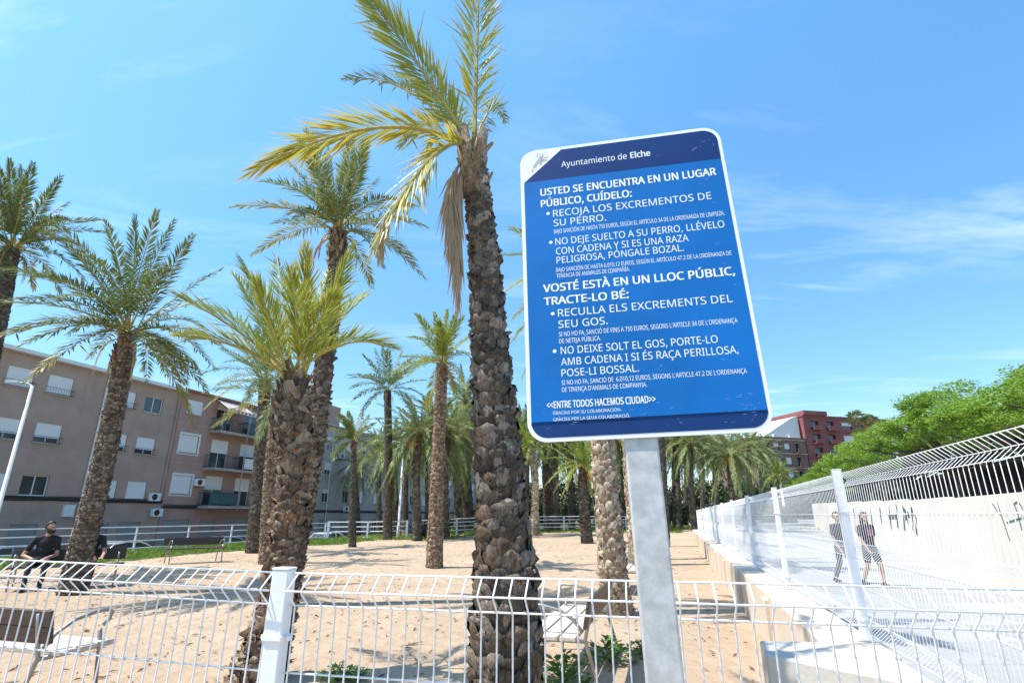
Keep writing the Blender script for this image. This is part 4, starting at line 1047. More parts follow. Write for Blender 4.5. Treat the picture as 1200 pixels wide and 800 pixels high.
# fan palms near the tower
def fan_crown(seed):
    rnd = random.Random(seed); mb = MB()
    for k in range(24):
        g = k*2.4; u = k/24; el = R(75 - 125*u + rnd.gauss(0, 6)); d = V((math.cos(g)*math.cos(el), math.sin(g)*math.cos(el), math.sin(el))); c = d*1.0
        mb.tube([V((0,0,0)), c], .03, 4, 1)
        S = d.cross(V((0,0,1))).normalized(); Nn = S.cross(d)
        for q in range(15):
            a = R(-95 + 190*q/14); e = (d*math.cos(a) + S*math.sin(a))*(.95 if abs(a) < 1.2 else .7); wv = (S*math.cos(a) - d*math.sin(a))*.035
            mb.add([c, c + e*.6 + wv, c + e + V((0,0,-.18)), c + e*.6 - wv], [(0,1,2),(0,2,3)], 0, .1 + (.6 if u > .85 else 0))
    return mb.mesh("crown", FK, attr=True)
FCM = fan_crown(1)
for i, (x, y, Y, s_, lb) in enumerate(((1003, 490, 84, .85, "left and taller of the two fan palms standing together before the red tower"), (1019, 494, 84, .8, "right of the two fan palms standing together before the red tower"), (1065, 487, 88, .85, "fan palm standing alone right of the red tower"), (1007, 508, 83, .6, "short fan palm below the pair before the red tower"))):
    c = at(x, y, Y); t = thing("fan_palm", lb, "palm tree", (c.x, Y, -1.2)); h = c.z + 1.2
    mb = MB(); mb.tube([(0,0,0), (.15,0,h*.5), (0,0,h)], [.3, .2, .17], 8); mb.build("trunk", MAT['barkdark'], t)
    o = link("crown", FCM, t); o.location = (0,0,h); o.scale = (s_,)*3; o.rotation_euler = (0,0,i)
# weeds by the near bench
def weed(label, x, y, s_, seed):
    p = gnd(x, y, 0); rnd = random.Random(seed); mb = MB()
    for _ in range(150):
        g = rnd.uniform(0, 2*PI); q = V((math.cos(g), math.sin(g), 0)); r = rnd.random()**.7*.22*s_; z = (.03 + .17*rnd.random())*s_*(1.2 - r/(.3*s_))
        c = q*r + V((0,0,z)); a = (q + V((rnd.gauss(0,.5), rnd.gauss(0,.5), rnd.uniform(-.2,.6)))).normalized(); b = a.cross(V((rnd.gauss(0,.4), rnd.gauss(0,.4), 1))).normalized(); k = .03*s_*rnd.uniform(.6, 1.5)
        mb.add([c - a*k, c + b*k*.7, c + a*k, c - b*k*.7], [(0,1,2,3)], 0, .05)
    for _ in range(14):
        g = rnd.uniform(0, 2*PI); q = V((math.cos(g), math.sin(g), 0)); mb.tube([(0,0,0), q*.1*s_ + V((0,0,.09*s_)), q*.2*s_ + V((0,0,.14*s_))], .004, 4)
    o = mb.build("weed", MAT['weed'], attr=True); o.location = (p.x, p.y, gz(p.x, p.y)); return tag(o, label, "weed")
weed("leafy green weed in the bench shadow beside the sign post", 752, 768, .8, 1); weed("larger leafy weed in the middle of the bench shadow", 715, 775, 1.25, 2)
weed("low dark weed under the seat of the end-on bench", 662, 800, 1.3, 3); weed("yellow-green weed patch on the sand right of the fence post", 395, 798, .8, 4); weed("second weed patch touching the sand below the fence wires", 418, 797, .6, 5)

# ------------------------------------------------------------------ benches (local: x along the seat, front towards -y)
def bench(label, loc, rz, L=1.8, wood='palewood', group=None):
    t = thing("park_bench", label, "bench", loc, rz, group); W = MAT[wood]
    for i, y in enumerate((-.24, -.08, .08)):
        mb = MB(); mb.box((-L/2, y-.07, .425), (L/2, y+.07, .46)); mb.build("seat_slat", W, t, bevel=.006)
    for i, (y, z) in enumerate(((.243, .585), (.268, .705))):
        M_ = Matrix.Translation((0, y, z)) @ Matrix.Rotation(R(-11), 4, 'X')
        mb = MB(); mb.box((-L/2, -.015, -.06), (L/2, .015, .06), M=M_); mb.build("back_slat", MAT["darkwood"], t, bevel=.006)  # dark on every bench, painting backlit shade onto the pale-seated ones
    for s_ in (-1, 1):
        x = s_*(L/2 - .13)
        mb = MB(); mb.tube([(x, .33, .0), (x, .215, .42), (x, .262, .62), (x, .285, .74)], .017, 8); mb.tube([(x, .22, .41), (x, -.29, .41)], .017, 8)
        mb.build("back_leg", MAT['steel'], t, True)
        mb = MB(); mb.tube([(x, -.32, .0), (x, -.27, .42), (x, -.245, .545)], .017, 8); mb.build("front_leg", MAT['steel'], t, True)
        mb = MB(); pts = [(x, .215, .44), (x, .12, .60), (x, .02, .655), (x, -.20, .69), (x, -.30, .70), (x, -.345, .67), (x, -.325, .61), (x, -.25, .555)]
        mb.tube([bez(V(pts[max(0,i-1)]), V(pts[i]), V(pts[min(len(pts)-1,i+1)]), .5) for i in range(len(pts))], .016, 8); mb.build("armrest", MAT['steel'], t, True)
    return t
# front-left, seen from behind: back edge runs to the left edge of the picture
bench("bench with a sunlit-toned seat at the lower left seen from behind, facing the sand", (-4.30, 5.12, 0), R(180) - math.atan2(.27, .92) , 1.75)
b_ = gnd(226, 660, 0); bench("dark brown slatted bench on the sand edge in front of the grass", (b_.x, b_.y, gz(b_.x, b_.y)), R(42), 1.75, 'darkwood')
mB = V((-9.55, 12.55, 0)); mB.z = gz(mB.x, mB.y); mrz = R(33)
bench("dark bench under the leaning palm with two people sitting on it", mB, mrz, 2.0, 'darkwood')
BD = V((.28, .96, 0)); bench("end-on bench behind the near fence beside the sign post", (.66, 6.15, 0), math.atan2(BD.y, BD.x) + PI, 1.85)
p_ = gnd(741, 692, 0); bench("farther bench seen edge-on behind the pale stepped trunk", (p_.x, p_.y, 0), math.atan2(BD.y, BD.x) + PI, 1.7)

# ------------------------------------------------------------------ people
def figure(t, caps, balls, mats, voxel=.011, name="body"):
    """caps: (a, b, ra, rb, mat) tapered limbs; balls: (c, (rx, ry, rz), mat); merged into one skin"""
    mb = MB()
    def ball(c, rr, n=14):
        c = V(c); rr = rr if isinstance(rr, tuple) else (rr,)*3; vs = []; fs = []
        for i in range(1, n//2):
            th = PI*i/(n//2)
            for j in range(n): vs.append(c + V((rr[0]*math.sin(th)*math.cos(2*PI*j/n), rr[1]*math.sin(th)*math.sin(2*PI*j/n), rr[2]*math.cos(th))))
        k = n//2 - 1; vs += [c + V((0,0,rr[2])), c - V((0,0,rr[2]))]
        for i in range(k-1):
            for j in range(n): fs.append((i*n+j, (i+1)*n+j, (i+1)*n+(j+1)%n, i*n+(j+1)%n))
        for j in range(n): fs.append((k*n, j, (j+1)%n)); fs.append((k*n+1, (k-1)*n+(j+1)%n, (k-1)*n+j))
        mb.add(vs, fs)
    for a, b, ra, rb, m_ in caps: mb.tube([a, b], [ra, rb], 12); ball(a, ra); ball(b, rb)
    for c, rr, m_ in balls: ball(c, rr)
    me = mb.mesh("tmp", MAT['skin']); o = bpy.data.objects.new("tmp", me); C.objects.link(o)
    rm = o.modifiers.new("r", 'REMESH'); rm.mode = 'VOXEL'; rm.voxel_size = voxel
    sm = o.modifiers.new("s", 'SMOOTH'); sm.factor = .5; sm.iterations = 3
    dg = bpy.context.evaluated_depsgraph_get(); out_ = bpy.data.meshes.new_from_object(o.evaluated_get(dg)); bpy.data.objects.remove(o)
    out_.name = name; out_.materials.clear()
    for q in mats: out_.materials.append(q)
    cc = [(V(a), V(b), ra, rb, m_) for a, b, ra, rb, m_ in caps]
    bb = [(V(c), (max(rr) if isinstance(rr, tuple) else rr), m_) for c, rr, m_ in balls]
    for f in out_.polygons:
        p = f.center; best = (9, 0)
        for a, b, ra, rb, m_ in cc:
            d = b - a; k = max(0, min(1, (p-a).dot(d)/max(1e-9, d.length_squared))); q = (p - a - d*k).length - (ra*(1-k)+rb*k)
            if q < best[0]: best = (q, m_)
        for c, r_, m_ in bb:
            q = (p - c).length - r_
            if q < best[0]: best = (q, m_)
        f.material_index = best[1]; f.use_smooth = True
    return link(name, out_, t)
def hand(caps, wr, d, side, m=0, curl=.5):
    """palm, four fingers of different lengths and a thumb leaving its side; d: forearm direction"""
    d = V(d).normalized(); sd = V(side).normalized(); nn = d.cross(sd).normalized(); wr = V(wr)
    pc = wr + d*.085
    for k in (-.5, 0, .5): caps.append((wr + d*.015 + sd*.02*k, pc + sd*.052*k, .017, .015, m))
    for k, ln in ((-1.5, .068), (-.5, .078), (.5, .074), (1.5, .056)):
        a = pc + sd*.019*k; b = a + d*ln*.55 + nn*ln*.2*curl; c = b + d*ln*.4 + nn*ln*.6*curl
        caps.append((a, b, .0085, .008, m)); caps.append((b, c, .008, .0065, m))
    a = wr + d*.025 - sd*.028; b = a + d*.035 - sd*.028 + nn*.008; caps.append((a, b, .0115, .0095, m)); caps.append((b, b + d*.032 - sd*.004 + nn*.008, .0095, .0075, m))
def head(t, caps, balls, c, face, tilt=0, hair='short', beard=False, cap=False, sk=0):
    """head centred at c looking along face (horizontal)"""
    f_ = V(face).normalized(); s_ = V((-f_.y, f_.x, 0)); c = V(c); u = V((0,0,1))
    balls.append((c + u*.025 - f_*.012, (.078, .088, .092), sk)); balls.append((c - u*.045 + f_*.025, (.058, .060, .062), sk))
    caps.append((c - u*.075 + f_*.045, c - u*.085 + f_*.060, .032, .026, sk))         # chin
    caps.append((c + f_*.078 + u*.018, c + f_*.098 - u*.018, .010, .015, sk))          # nose
    caps.append((c + f_*.080 - u*.052 + s_*.016, c + f_*.080 - u*.052 - s_*.016, .0085, .0085, sk))  # mouth
    for k in (-1, 1): caps.append((c + s_*.078*k - u*.005, c + s_*.083*k + u*.022 - f_*.008, .013, .014, sk)); caps.append((c + f_*.072 + s_*.05*k + u*.035, c + f_*.085 + s_*.012*k + u*.036, .010, .009, sk))
    # eyes
    for k in (-1, 1):
        mb = MB(); mb.lathe([(.0001,-.010),(.007,-.007),(.010,0),(.007,.007),(.0001,.010)], 10); o = mb.build("eye", MAT['hair'], t, True); o.location = c + f_*.080 + s_*.030*k + u*.018
    mb = MB(); n_ = 18; k_ = 9; vs = []; fs = []          # hair: a shell over the back and top of the skull
    for i in range(k_+1):
        th = R(4 + (118 if hair != 'long' else 140)*i/k_)
        for j in range(n_+1):
            ph = R(88 + 184*j/n_) if i > 3 else R(38 + 284*j/n_) if i == 3 else R(360*j/n_)
            d = f_*math.sin(th)*math.cos(ph) + s_*math.sin(th)*math.sin(ph) + u*math.cos(th)
            jj = 1 + .03*noise.noise((d.x*9, d.y*9, d.z*9)); vs.append(c + u*.028 - f_*.012 + V((d.x*.090, d.y*.090, d.z*.103))*jj)
    fs = [(i*(n_+1)+j, (i+1)*(n_+1)+j, (i+1)*(n_+1)+j+1, i*(n_+1)+j+1) for i in range(k_) for j in range(n_)]
    mb.add(vs, fs)
    if beard:
        for q in range(13): a = R(-95 + 190*q/12); d = f_*math.cos(a) + s_*math.sin(a); mb.tube([c + d*.064 - u*.035, c + d*.060 - u*.080 + f_*.014, c + d*.036 - u*.105 + f_*.022], [.005, .011, .009], 6)
    h_ = mb.build("hair", MAT['hair'], t, True); so_ = h_.modifiers.new("s", 'SOLIDIFY'); so_.thickness = .012; so_.offset = 1
    if hair == 'long':
        mb = MB()
        for q in range(9): a = R(110 + 140*q/8); d = f_*math.cos(a) + s_*math.sin(a); mb.tube([c + d*.085 + u*.02, c + d*.092 - u*.12, c + d*.075 - u*.26], [.02, .024, .010], 6)
        mb.build("hair", MAT['hair'], t, True)
    if cap:
        mb = MB(); mb.lathe([(.094, .03), (.094, .06), (.083, .10), (.05, .132), (.0, .142)], 18, 0, c - f_*.010)
        pts = [c + f_*.085*math.cos(R(a)) + s_*.09*math.sin(R(a)) + u*.036 for a in range(-70, 71, 14)]; pt2 = [p + f_*.085*math.cos(R(a*.9)) - u*.012 for p, a in zip(pts, range(-70, 71, 14))]
        mb.add(pts + pt2, [(i, i+1, len(pts)+i+1, len(pts)+i) for i in range(len(pts)-1)]); cp_ = mb.build("cap", MAT['cblack'], t, True); so_ = cp_.modifiers.new("s", 'SOLIDIFY'); so_.thickness = .005

# skin 0, shirt 1, trousers 2, shoe 3, print 4
def shoe(caps, an, d, m=3):
    d = V(d).normalized(); an = V(an); caps.append((an + V((0,0,-.045)) - d*.045, an + V((0,0,-.05)) + d*.13, .040, .036, m)); caps.append((an, an - V((0,0,.05)), .045, .045, m))
def sitting(label, x, face_ang, mats, beard, cap, hairk, arms, seed):
    """on the dark bench; x along the bench"""
    Mx = Matrix.Translation(mB) @ Matrix.Rotation(mrz, 4, 'Z'); o = Mx @ V((x, 0, 0))
    t = thing("person", label, "person", (o.x, o.y, mB.z), mrz)
    caps, balls = [], []; b = .46
    hip = V((0, .10, b + .11)); ch = V((.03, .13, b + .42)); nk = V((.035, .12, b + .585))
    balls += [(hip, (.165, .125, .12), 2), (ch, (.165, .115, .16), 1), ((hip+ch)*.5, (.15, .112, .16), 1)]
    for k in (-1, 1):
        hp = hip + V((.095*k, -.02, -.025)); kn = V((.13*k + .03, -.40, b + .05)); an = V((.12*k + .02, -.46 + .05*k, .09))
        caps += [(hp, kn, .085, .062, 2), (kn, an, .060, .043, 2)]; shoe(caps, an, (.1*k, -1, 0))
        sh = ch + V((.185*k, -.005, .10)); el, wr, sdv = arms[0 if k < 0 else 1]
        el, wr = V(el), V(wr); caps += [(sh, sh.lerp(el, .62), .056, .056, 1), (sh.lerp(el, .55), el, .043, .040, 0), (el, wr, .040, .029, 0), (ch + V((.06*k, 0, .12)), sh, .07, .058, 1)]
        hand(caps, wr, wr - el, sdv)
    caps.append((ch + V((0, 0, .10)), nk, .085, .052, 1)); caps.append((nk - V((0,0,.03)), nk + V((.01, -.01, .08)), .053, .050, 0))
    hc = nk + V((.02, -.025, .165)); fa = R(face_ang); face = V((math.sin(fa), -math.cos(fa), 0))
    head(t, caps, balls, hc, face, 0, hairk, beard, cap)
    figure(t, caps, balls, mats); return t
sitting("bearded person in a black t-shirt sitting left of the leaning trunk, looking right", -.50, 48, [MAT['skin'], MAT['cblack'], MAT['cgrey'], MAT['shoe'], MAT['cbrown']], True, False, 'short',
    [((-.30, .08, .66), (-.10, -.10, .585), (.3, 1, 0)), ((.26, .08, .66), (.10, -.14, .60), (-.3, 1, 0))], 1)
sitting("person in black half hidden behind the leaning palm trunk, forearm resting forward", .30, 35, [MAT['skin'], MAT['cblack'], MAT['cbrown'], MAT['shoe'], MAT['cbrown']], False, True, 'short',
    [((-.24, .02, .70), (-.05, -.22, .60), (.3, 1, 0)), ((.30, -.04, .68), (.28, -.30, .60), (1, .2, 0))], 2)
def walking(label, px, py, Y, heading, mats, shorts, hairk, pink, hgt=1.0):
    b0 = gnd(px, py, path_z(0, Y)); t = thing("person", label, "person", (b0.x, b0.y, path_z(0, b0.y)), R(heading))
    caps, balls = [], []
    hip = V((0, 0, .93)); ch = V((0, -.01, 1.26)); nk = V((0, -.005, 1.44))
    balls += [(hip, (.165, .12, .13), 2), (ch, (.165, .112, .17), 1), ((hip+ch)*.5, (.145, .108, .18), 1)]
    for k in (-1, 1):
        st = .17*k; hp = hip + V((.09*k, 0, -.04)); kn = V((.095*k, -.06 - st*.5, .50)); an = V((.085*k, .03 - st*1.15 + (.03 if k < 0 else 0), .095 if k > 0 else .11))
        if shorts: caps += [(hp, hp.lerp(kn, .72), .098, .088, 2), (hp.lerp(kn, .6), kn, .068, .056, 0), (kn, kn.lerp(an, .35), .055, .056, 0), (kn.lerp(an, .35), an, .056, .036, 0)]
        else: caps += [(hp, kn, .092, .068, 2), (kn, an, .064, .052, 2)]
        shoe(caps, an, (0, -1, .0))
        sh = ch + V((.185*k, 0, .11)); el = sh + V((.05*k, .02 + st*.35, -.28)); wr = el + V((-.005*k, -.07 + st*.5, -.24))
        caps += [(sh, sh.lerp(el, .65), .055, .058, 1), (sh.lerp(el, .55), el, .041, .038, 0), (el, wr, .038, .027, 0), (ch + V((.06*k, 0, .12)), sh, .07, .057, 1)]
        hand(caps, wr, wr - el, (0, 1, 0), 0, .6)
    caps.append((ch + V((0,0,.10)), nk, .085, .05, 1)); caps.append((nk - V((0,0,.03)), nk + V((0,-.012,.08)), .051, .048, 0))
    head(t, caps, balls, nk + V((0, -.02, .16)), V((0, -1, 0)), 0, hairk, False, False)
    figure(t, caps, balls, mats)
    if pink:
        mb = MB(); vs = []
        for i in range(6):
            for j in range(4): xx = -.09 + .036*i; vs.append((xx, -.122 - .006*math.cos(xx*14), 1.17 + .05*j + .012*math.sin(i*2.1)))
        mb.add(vs, [(4*i+j, 4*i+4+j, 4*i+5+j, 4*i+1+j) for i in range(5) for j in range(3)]); mb.build("shirt_print", MAT['cpink'], t)
    t.scale = (hgt,)*3
    return t
walking("person in a black t-shirt and dark shorts walking along the white path", 1027, 687, 14.2, 12, [MAT['skin'], MAT['cblack'], MAT['cgrey'], MAT['shoe'], MAT['cpink']], True, 'long', True)
walking("person in dark clothes with long trousers beside the near fence post of the low wall", 993, 684, 14.5, 12, [MAT['skin'], MAT['cgrey'], MAT['cblack'], MAT['shoe'], MAT['cpink']], False, 'short', False)

# ------------------------------------------------------------------ parked cars on the street
def car(label, loc, rz, paint, group=None):
    t = thing("parked_car", label, "car", loc, rz, group)
    prof = [(-2.1, .35), (-2.12, .62), (-2.02, .86), (-1.55, .95), (-.95, 1.0), (.75, .98), (1.35, .88), (1.98, .72), (2.1, .52), (2.08, .33)]
    mb = MB(); n_ = len(prof); secs = []
    for y, k in ((-.86, .0), (-.80, .06), (0, .09), (.80, .06), (.86, .0)): secs.append([(x*(1 - .02*abs(y)), y, z + k*(z > .6)*.6) for x, z in prof])
    mb.add([p for s_ in secs for p in s_], [(i*n_+j, i*n_+j+1, (i+1)*n_+j+1, (i+1)*n_+j) for i in range(4) for j in range(n_-1)] + [tuple(range(n_)), tuple(4*n_+j for j in range(n_))[::-1]] + [((i)*n_+n_-1, (i)*n_, (i+1)*n_, (i+1)*n_+n_-1) for i in range(4)])
    mb.build("body", paint, t, True, bevel=.03)
    roof = [(-1.75, .94), (-1.25, 1.38), (-.6, 1.47), (.1, 1.45), (.45, 1.34), (1.15, .93)]
    mb = MB(); n2 = len(roof); vs = []
    for y in (-1, 1): vs += [(x, y*(.76 - .30*(z-.93)), z) for x, z in roof]
    mb.add(vs, [tuple(range(n2)), tuple(n2+j for j in range(n2))[::-1]] + [(j+1, j, n2+j, n2+j+1) for j in range(n2-1)])
    mb.build("window_band", MAT['glass'], t)
    mb = MB()
    for y in (-1, 1):
        mb.tube([(x, y*(.765 - .30*(z-.93)), z) for x, z in roof], .035, 6)
        mb.tube([(-.25, y*.765, .95), (-.28, y*.61, 1.45)], .03, 6)
    mb.add([(x*.98, y*(.70 - .30*(z-.93)), z+.012) for y in (-1, 1) for x, z in roof[1:5]], [(0,1,5,4), (1,2,6,5), (2,3,7,6)])
    mb.build("roof", paint, t, True)
    for x in (-1.3, 1.3):
        for y in (-.80, .80):
            mb = MB(); mb.lathe([(.0, .11), (.2, .11), (.3, .09), (.32, .0), (.3, -.09), (.2, -.11), (.0, -.11)], 20); wh = mb.build("wheel", MAT['tyre'], t, True); wh.location = (x, y, .32); wh.rotation_euler = (PI/2, 0, 0)
            mb = MB(); mb.lathe([(.0, .125), (.1, .122), (.19, .115), (.19, -.115), (.1, -.122), (0, -.125)], 14); mb.build("rim", MAT['steel'], wh)
    for y in (-.62, .62):
        mb = MB(); mb.box((1.93, y-.18, .62), (2.06, y+.18, .74)); mb.build("headlight", MAT['lens'], t, bevel=.03)
        mb = MB(); mb.box((-2.14, y-.14, .66), (-2.03, y+.14, .84)); mb.build("tail_light", MAT['tail'], t, bevel=.02)
    for y in (-.9, .9): mb = MB(); mb.box((.62, y-.08, .95), (.8, y+.08, 1.08)); mb.build("wing_mirror", paint, t, bevel=.03)
    return t
CO = V((0, 0, 0))
def kerb_car(label, px, paint, off=9.4):
    # the point of the kerb lane that lies along this sight line
    d = ray(px, 640); A = Matrix(((d.x, -FD.x), (d.y, -FD.y))); p0 = FP + FN*off; k, tt = A.inverted() @ V((p0.x, p0.y)); q = p0 + FD*tt
    return car(label, (q.x, q.y, -1.22), FA + (PI if paint is MAT['carblue'] else 0), paint)
kerb_car("pale silver car parked at the kerb right of the leaning trunk", 150, MAT['carsilver']); kerb_car("blue car parked at the far left edge behind the railing", -6, MAT['carblue'])
kerb_car("dark blue car parked behind the brown slatted bench", 252, MAT['carblue']); kerb_car("white car parked beyond the short railing, left of the thin dark palm", 386, MAT['carwhite'], 9.8)

# ------------------------------------------------------------------ lamp posts
def lamp(label, px, py, Y, zb, r=.07, arm=None):
    c = at(px, py, Y); t = thing("street_lamp", label, "lamp post", (c.x, Y, zb)); h = c.z - zb
    mb = MB(); mb.tube([(0,0,0), (0,0,1.0), (0,0,1.02), (0,0,h)], [r*1.5, r*1.5, r*1.1, r*.75], 12); mb.build("pole", MAT['whitefar'], t, True)
    mb = MB(); mb.tube([(0,0,h-.02), (-.25,-.05,h+.12), (-.6,-.1,h+.16)], [.04,.035,.03], 8); mb.box((-1.15,-.2,h+.12), (-.55,.02,h+.22)); hd = mb.build("lamp_head", MAT['whitefar'], t, bevel=.02)
    mb = MB(); mb.box((-1.1,-.17,h+.105), (-.6,-.01,h+.119)); mb.build("lens", MAT['lens'], hd)
    return t
lamp("pale street lamp at the left edge in front of the brown block", 38, 452, 24.5, -1.1, .085)
lamp("thin white lamp post among the palms behind the short white railing", 473, 520, 40, -.2, .08)
lamp("white lamp post beyond the far end of the white mesh fence", 912, 548, 70, .2, .13)
p_ = at(479, 612, 37); t = thing("litter_bin", "dark litter bin beside the end post of the short white railing", "bin", (p_.x + .9, 37, gz(p_.x+.9, 37)))
mb = MB(); mb.lathe([(.0, .0), (.24, .0), (.27, .55), (.27, .85), (.25, .88), (.0, .9)], 16); mb.build("bin_body", MAT['black'], t, True); mb = MB(); mb.tube([(-.3,0,0), (-.3,0,1.0)], .03, 6); mb.tube([(.3,0,0), (.3,0,1.0)], .03, 6); mb.build("bin_frame", MAT['steel'], t)

# ------------------------------------------------------------------ the sign
SX = V((0.98434174, -0.17445913, 0.02520614)); SY = V((-0.01735076, 0.04640685, 0.99877192)); SZ = V((-0.17541462, -0.98357024, 0.0426532))
SC = V((0.32827313, 1.36943121, 2.10125011)); SW, SH = .6, .915
dn = SC.z / SY.z; foot = SC - SY*dn
sg = bpy.data.objects.new("information_sign", None); C.objects.link(sg)
Mr = Matrix((SX, SY, SZ)).transposed().to_4x4(); sg.matrix_world = Matrix.Translation(foot) @ Mr
tag(sg, "large blue municipal information sign on a galvanised post in front of the near fence", "sign")
def rrect(x0, x1, y0, y1, rr, n=8, corners=(1,1,1,1)):
    out_ = []
    for (cx, cy, a0, use) in ((x1-rr, y0+rr, -90, corners[0]), (x1-rr, y1-rr, 0, corners[1]), (x0+rr, y1-rr, 90, corners[2]), (x0+rr, y0+rr, 180, corners[3])):
        if use: out_ += [(cx + rr*math.cos(R(a0 + 90*i/n)), cy + rr*math.sin(R(a0 + 90*i/n))) for i in range(n+1)]
        else: out_.append((cx + rr*(1 if a0 in (-90, 0) else -1), cy + rr*(1 if a0 in (0, 90) else -1)))
    return out_
O = dn   # local y of the plate centre
def plate(name, poly, z0, z1, mat, bevel=0):
    mb = MB(); mb.prism([(x, y + O) for x, y in poly], z0, z1); return mb.build(name, mat, sg, bevel=bevel)
pl = plate("sign_plate", rrect(-SW/2, SW/2, -SH/2, SH/2, .052, 10), -.003, 0, MAT['swhite'], .001)
bx0, bx1, by0, by1 = -.2895, .2895, -.4465, .4465
plate("blue_field", [(bx0, -.4135), (bx1, -.4135), (bx1, .339), (bx0, .339)], .0001, .0007, MAT['sblue'])
plate("footer_band", [(bx0, -.4135), (bx0, by0+.042)] + [(bx0+.042 + .042*math.cos(R(180+9*i)), by0+.042 + .042*math.sin(R(180+9*i))) for i in range(1, 11)] + [(bx1-.042 + .042*math.cos(R(270+9*i)), by0+.042 + .042*math.sin(R(270+9*i))) for i in range(11)] + [(bx1, -.4135)], .0001, .0007, MAT['sdark'])
plate("header_band", [(bx0, .339), (bx1, .339)] + [(bx1-.042 + .042*math.cos(R(9*i)), by1-.042 + .042*math.sin(R(9*i))) for i in range(11)] + [(-.1708, by1)], .0001, .0007, MAT['sdark'])
LINES = [
    ('r', -0.1726, 0.0942, 0.3815, 0.3791, 0.0209, 'Ayuntamiento de Elche'),
    ('b', -0.2407, 0.2697, 0.2843, 0.2855, 0.0244, 'USTED SE ENCUENTRA EN UN LUGAR'),
    ('b', -0.2407, 0.0273, 0.2450, 0.2446, 0.0240, 'PÚBLICO, CUÍDELO:'),
    ('r', -0.2056, 0.2449, 0.2075, 0.2058, 0.0228, 'RECOJA LOS EXCREMENTOS DE'),
    ('r', -0.2051, -0.0526, 0.1727, 0.1752, 0.0224, 'SU PERRO.'),
    ('s', -0.2054, 0.2721, 0.1496, 0.1493, 0.0134, 'BAJO SANCIÓN DE HASTA 750 EUROS, SEGÚN EL ARTÍCULO 34 DE LA ORDENANZA DE LIMPIEZA.'),
    ('r', -0.2030, 0.2663, 0.1116, 0.1105, 0.0218, 'NO DEJE SUELTO A SU PERRO, LLÉVELO'),
    ('r', -0.2024, 0.1664, 0.0805, 0.0781, 0.0215, 'CON CADENA Y SI ES UNA RAZA'),
    ('r', -0.2023, 0.1500, 0.0523, 0.0482, 0.0212, 'PELIGROSA, PÓNGALE BOZAL.'),
    ('s', -0.2050, 0.2710, 0.0239, 0.0230, 0.0127, 'BAJO SANCIÓN DE HASTA 6.010,12 EUROS, SEGÚN EL ARTÍCULO 47.2 DE LA ORDENANZA DE'),
    ('s', -0.2052, -0.0015, 0.0053, 0.0038, 0.0126, 'TENENCIA DE ANIMALES DE COMPAÑÍA.'),
    ('b', -0.2443, 0.2714, -0.0361, -0.0371, 0.0234, 'VOSTÉ ESTÀ EN UN LLOC PÚBLIC,'),
    ('b', -0.2438, -0.0108, -0.0760, -0.0774, 0.0230, 'TRACTE-LO BÉ:'),
    ('r', -0.2062, 0.2531, -0.1150, -0.1137, 0.0218, 'RECULLA ELS EXCREMENTS DEL'),
    ('r', -0.2065, -0.0733, -0.1478, -0.1486, 0.0215, 'SEU GOS.'),
    ('s', -0.2064, 0.2563, -0.1733, -0.1727, 0.0130, "SI NO HO FA, SANCIÓ DE FINS A 750 EUROS, SEGONS L'ARTICLE 34 DE L'ORDENANÇA"),
    ('s', -0.2067, -0.0954, -0.1923, -0.1934, 0.0129, 'DE NETEJA PÚBLICA.'),
    ('r', -0.2038, 0.2006, -0.2235, -0.2244, 0.0207, 'NO DEIXE SOLT EL GOS, PORTE-LO'),
    ('r', -0.2047, 0.2459, -0.2546, -0.2573, 0.0204, 'AMB CADENA I SI ÉS RAÇA PERILLOSA,'),
    ('r', -0.2050, -0.0044, -0.2859, -0.2873, 0.0201, 'POSE-LI BOSSAL.'),
    ('s', -0.2055, 0.2573, -0.3090, -0.3097, 0.0122, "SI NO HO FA, SANCIÓ DE  6.010,12 EUROS, SEGONS L'ARTICLE 47.2 DE L'ORDENANÇA"),
    ('s', -0.2058, 0.0116, -0.3288, -0.3279, 0.0120, "DE TINENÇA D'ANIMALS DE COMPANYIA."),
    ('b', -0.2476, 0.0291, -0.3690, -0.3720, 0.0181, '<<ENTRE TODOS HACEMOS CIUDAD>>'),
    ('s', -0.2325, -0.0579, -0.3872, -0.3875, 0.0080, 'GRACIAS POR SU COLABORACIÓN.'),
    ('s', -0.2326, -0.0378, -0.4044, -0.4043, 0.0080, 'GRÀCIES PER LA SEUA COLABORACIÓ.'),
]
FONT = None
try:
    import os
    for d_ in (bpy.utils.system_resource('DATAFILES', path='fonts') or "",):
        p0 = os.path.join(d_, "NotoSansHebrew-Regular.woff2")
        if d_ and os.path.exists(p0): FONT = bpy.data.fonts.load(p0)
except Exception: FONT = None
def text_mesh(s_, bold):
    c = bpy.data.curves.new("t", 'FONT'); c.body = s_; c.size = 1; c.offset = 0
    if FONT: c.font = FONT; c.resolution_u = 3
    o = bpy.data.objects.new("t", c); C.objects.link(o); dg = bpy.context.evaluated_depsgraph_get(); m_ = bpy.data.meshes.new_from_object(o.evaluated_get(dg)); bpy.data.objects.remove(o)
    vs = [tuple(v.co) for v in m_.vertices]; fs = [tuple(p.vertices) for p in m_.polygons]
    if bold:                                   # heavier strokes: the same outline laid four times, slightly apart
        v0, f0 = vs, fs; vs, fs = [], []
        for q, (dx, dy) in enumerate(((-.021, -.012), (.021, -.012), (-.021, .012), (.021, .012))):
            b = len(vs); vs += [(x+dx, y+dy, q*.00007) for x, y, z in v0]; fs += [tuple(b+i for i in f) for f in f0]
    return vs, fs
capv, _ = text_mesh("H", False); CAP = max(v[1] for v in capv)
LN = {'r': 'body_line', 'b': 'heading_line', 's': 'small_print_line'}
ZT = .0011
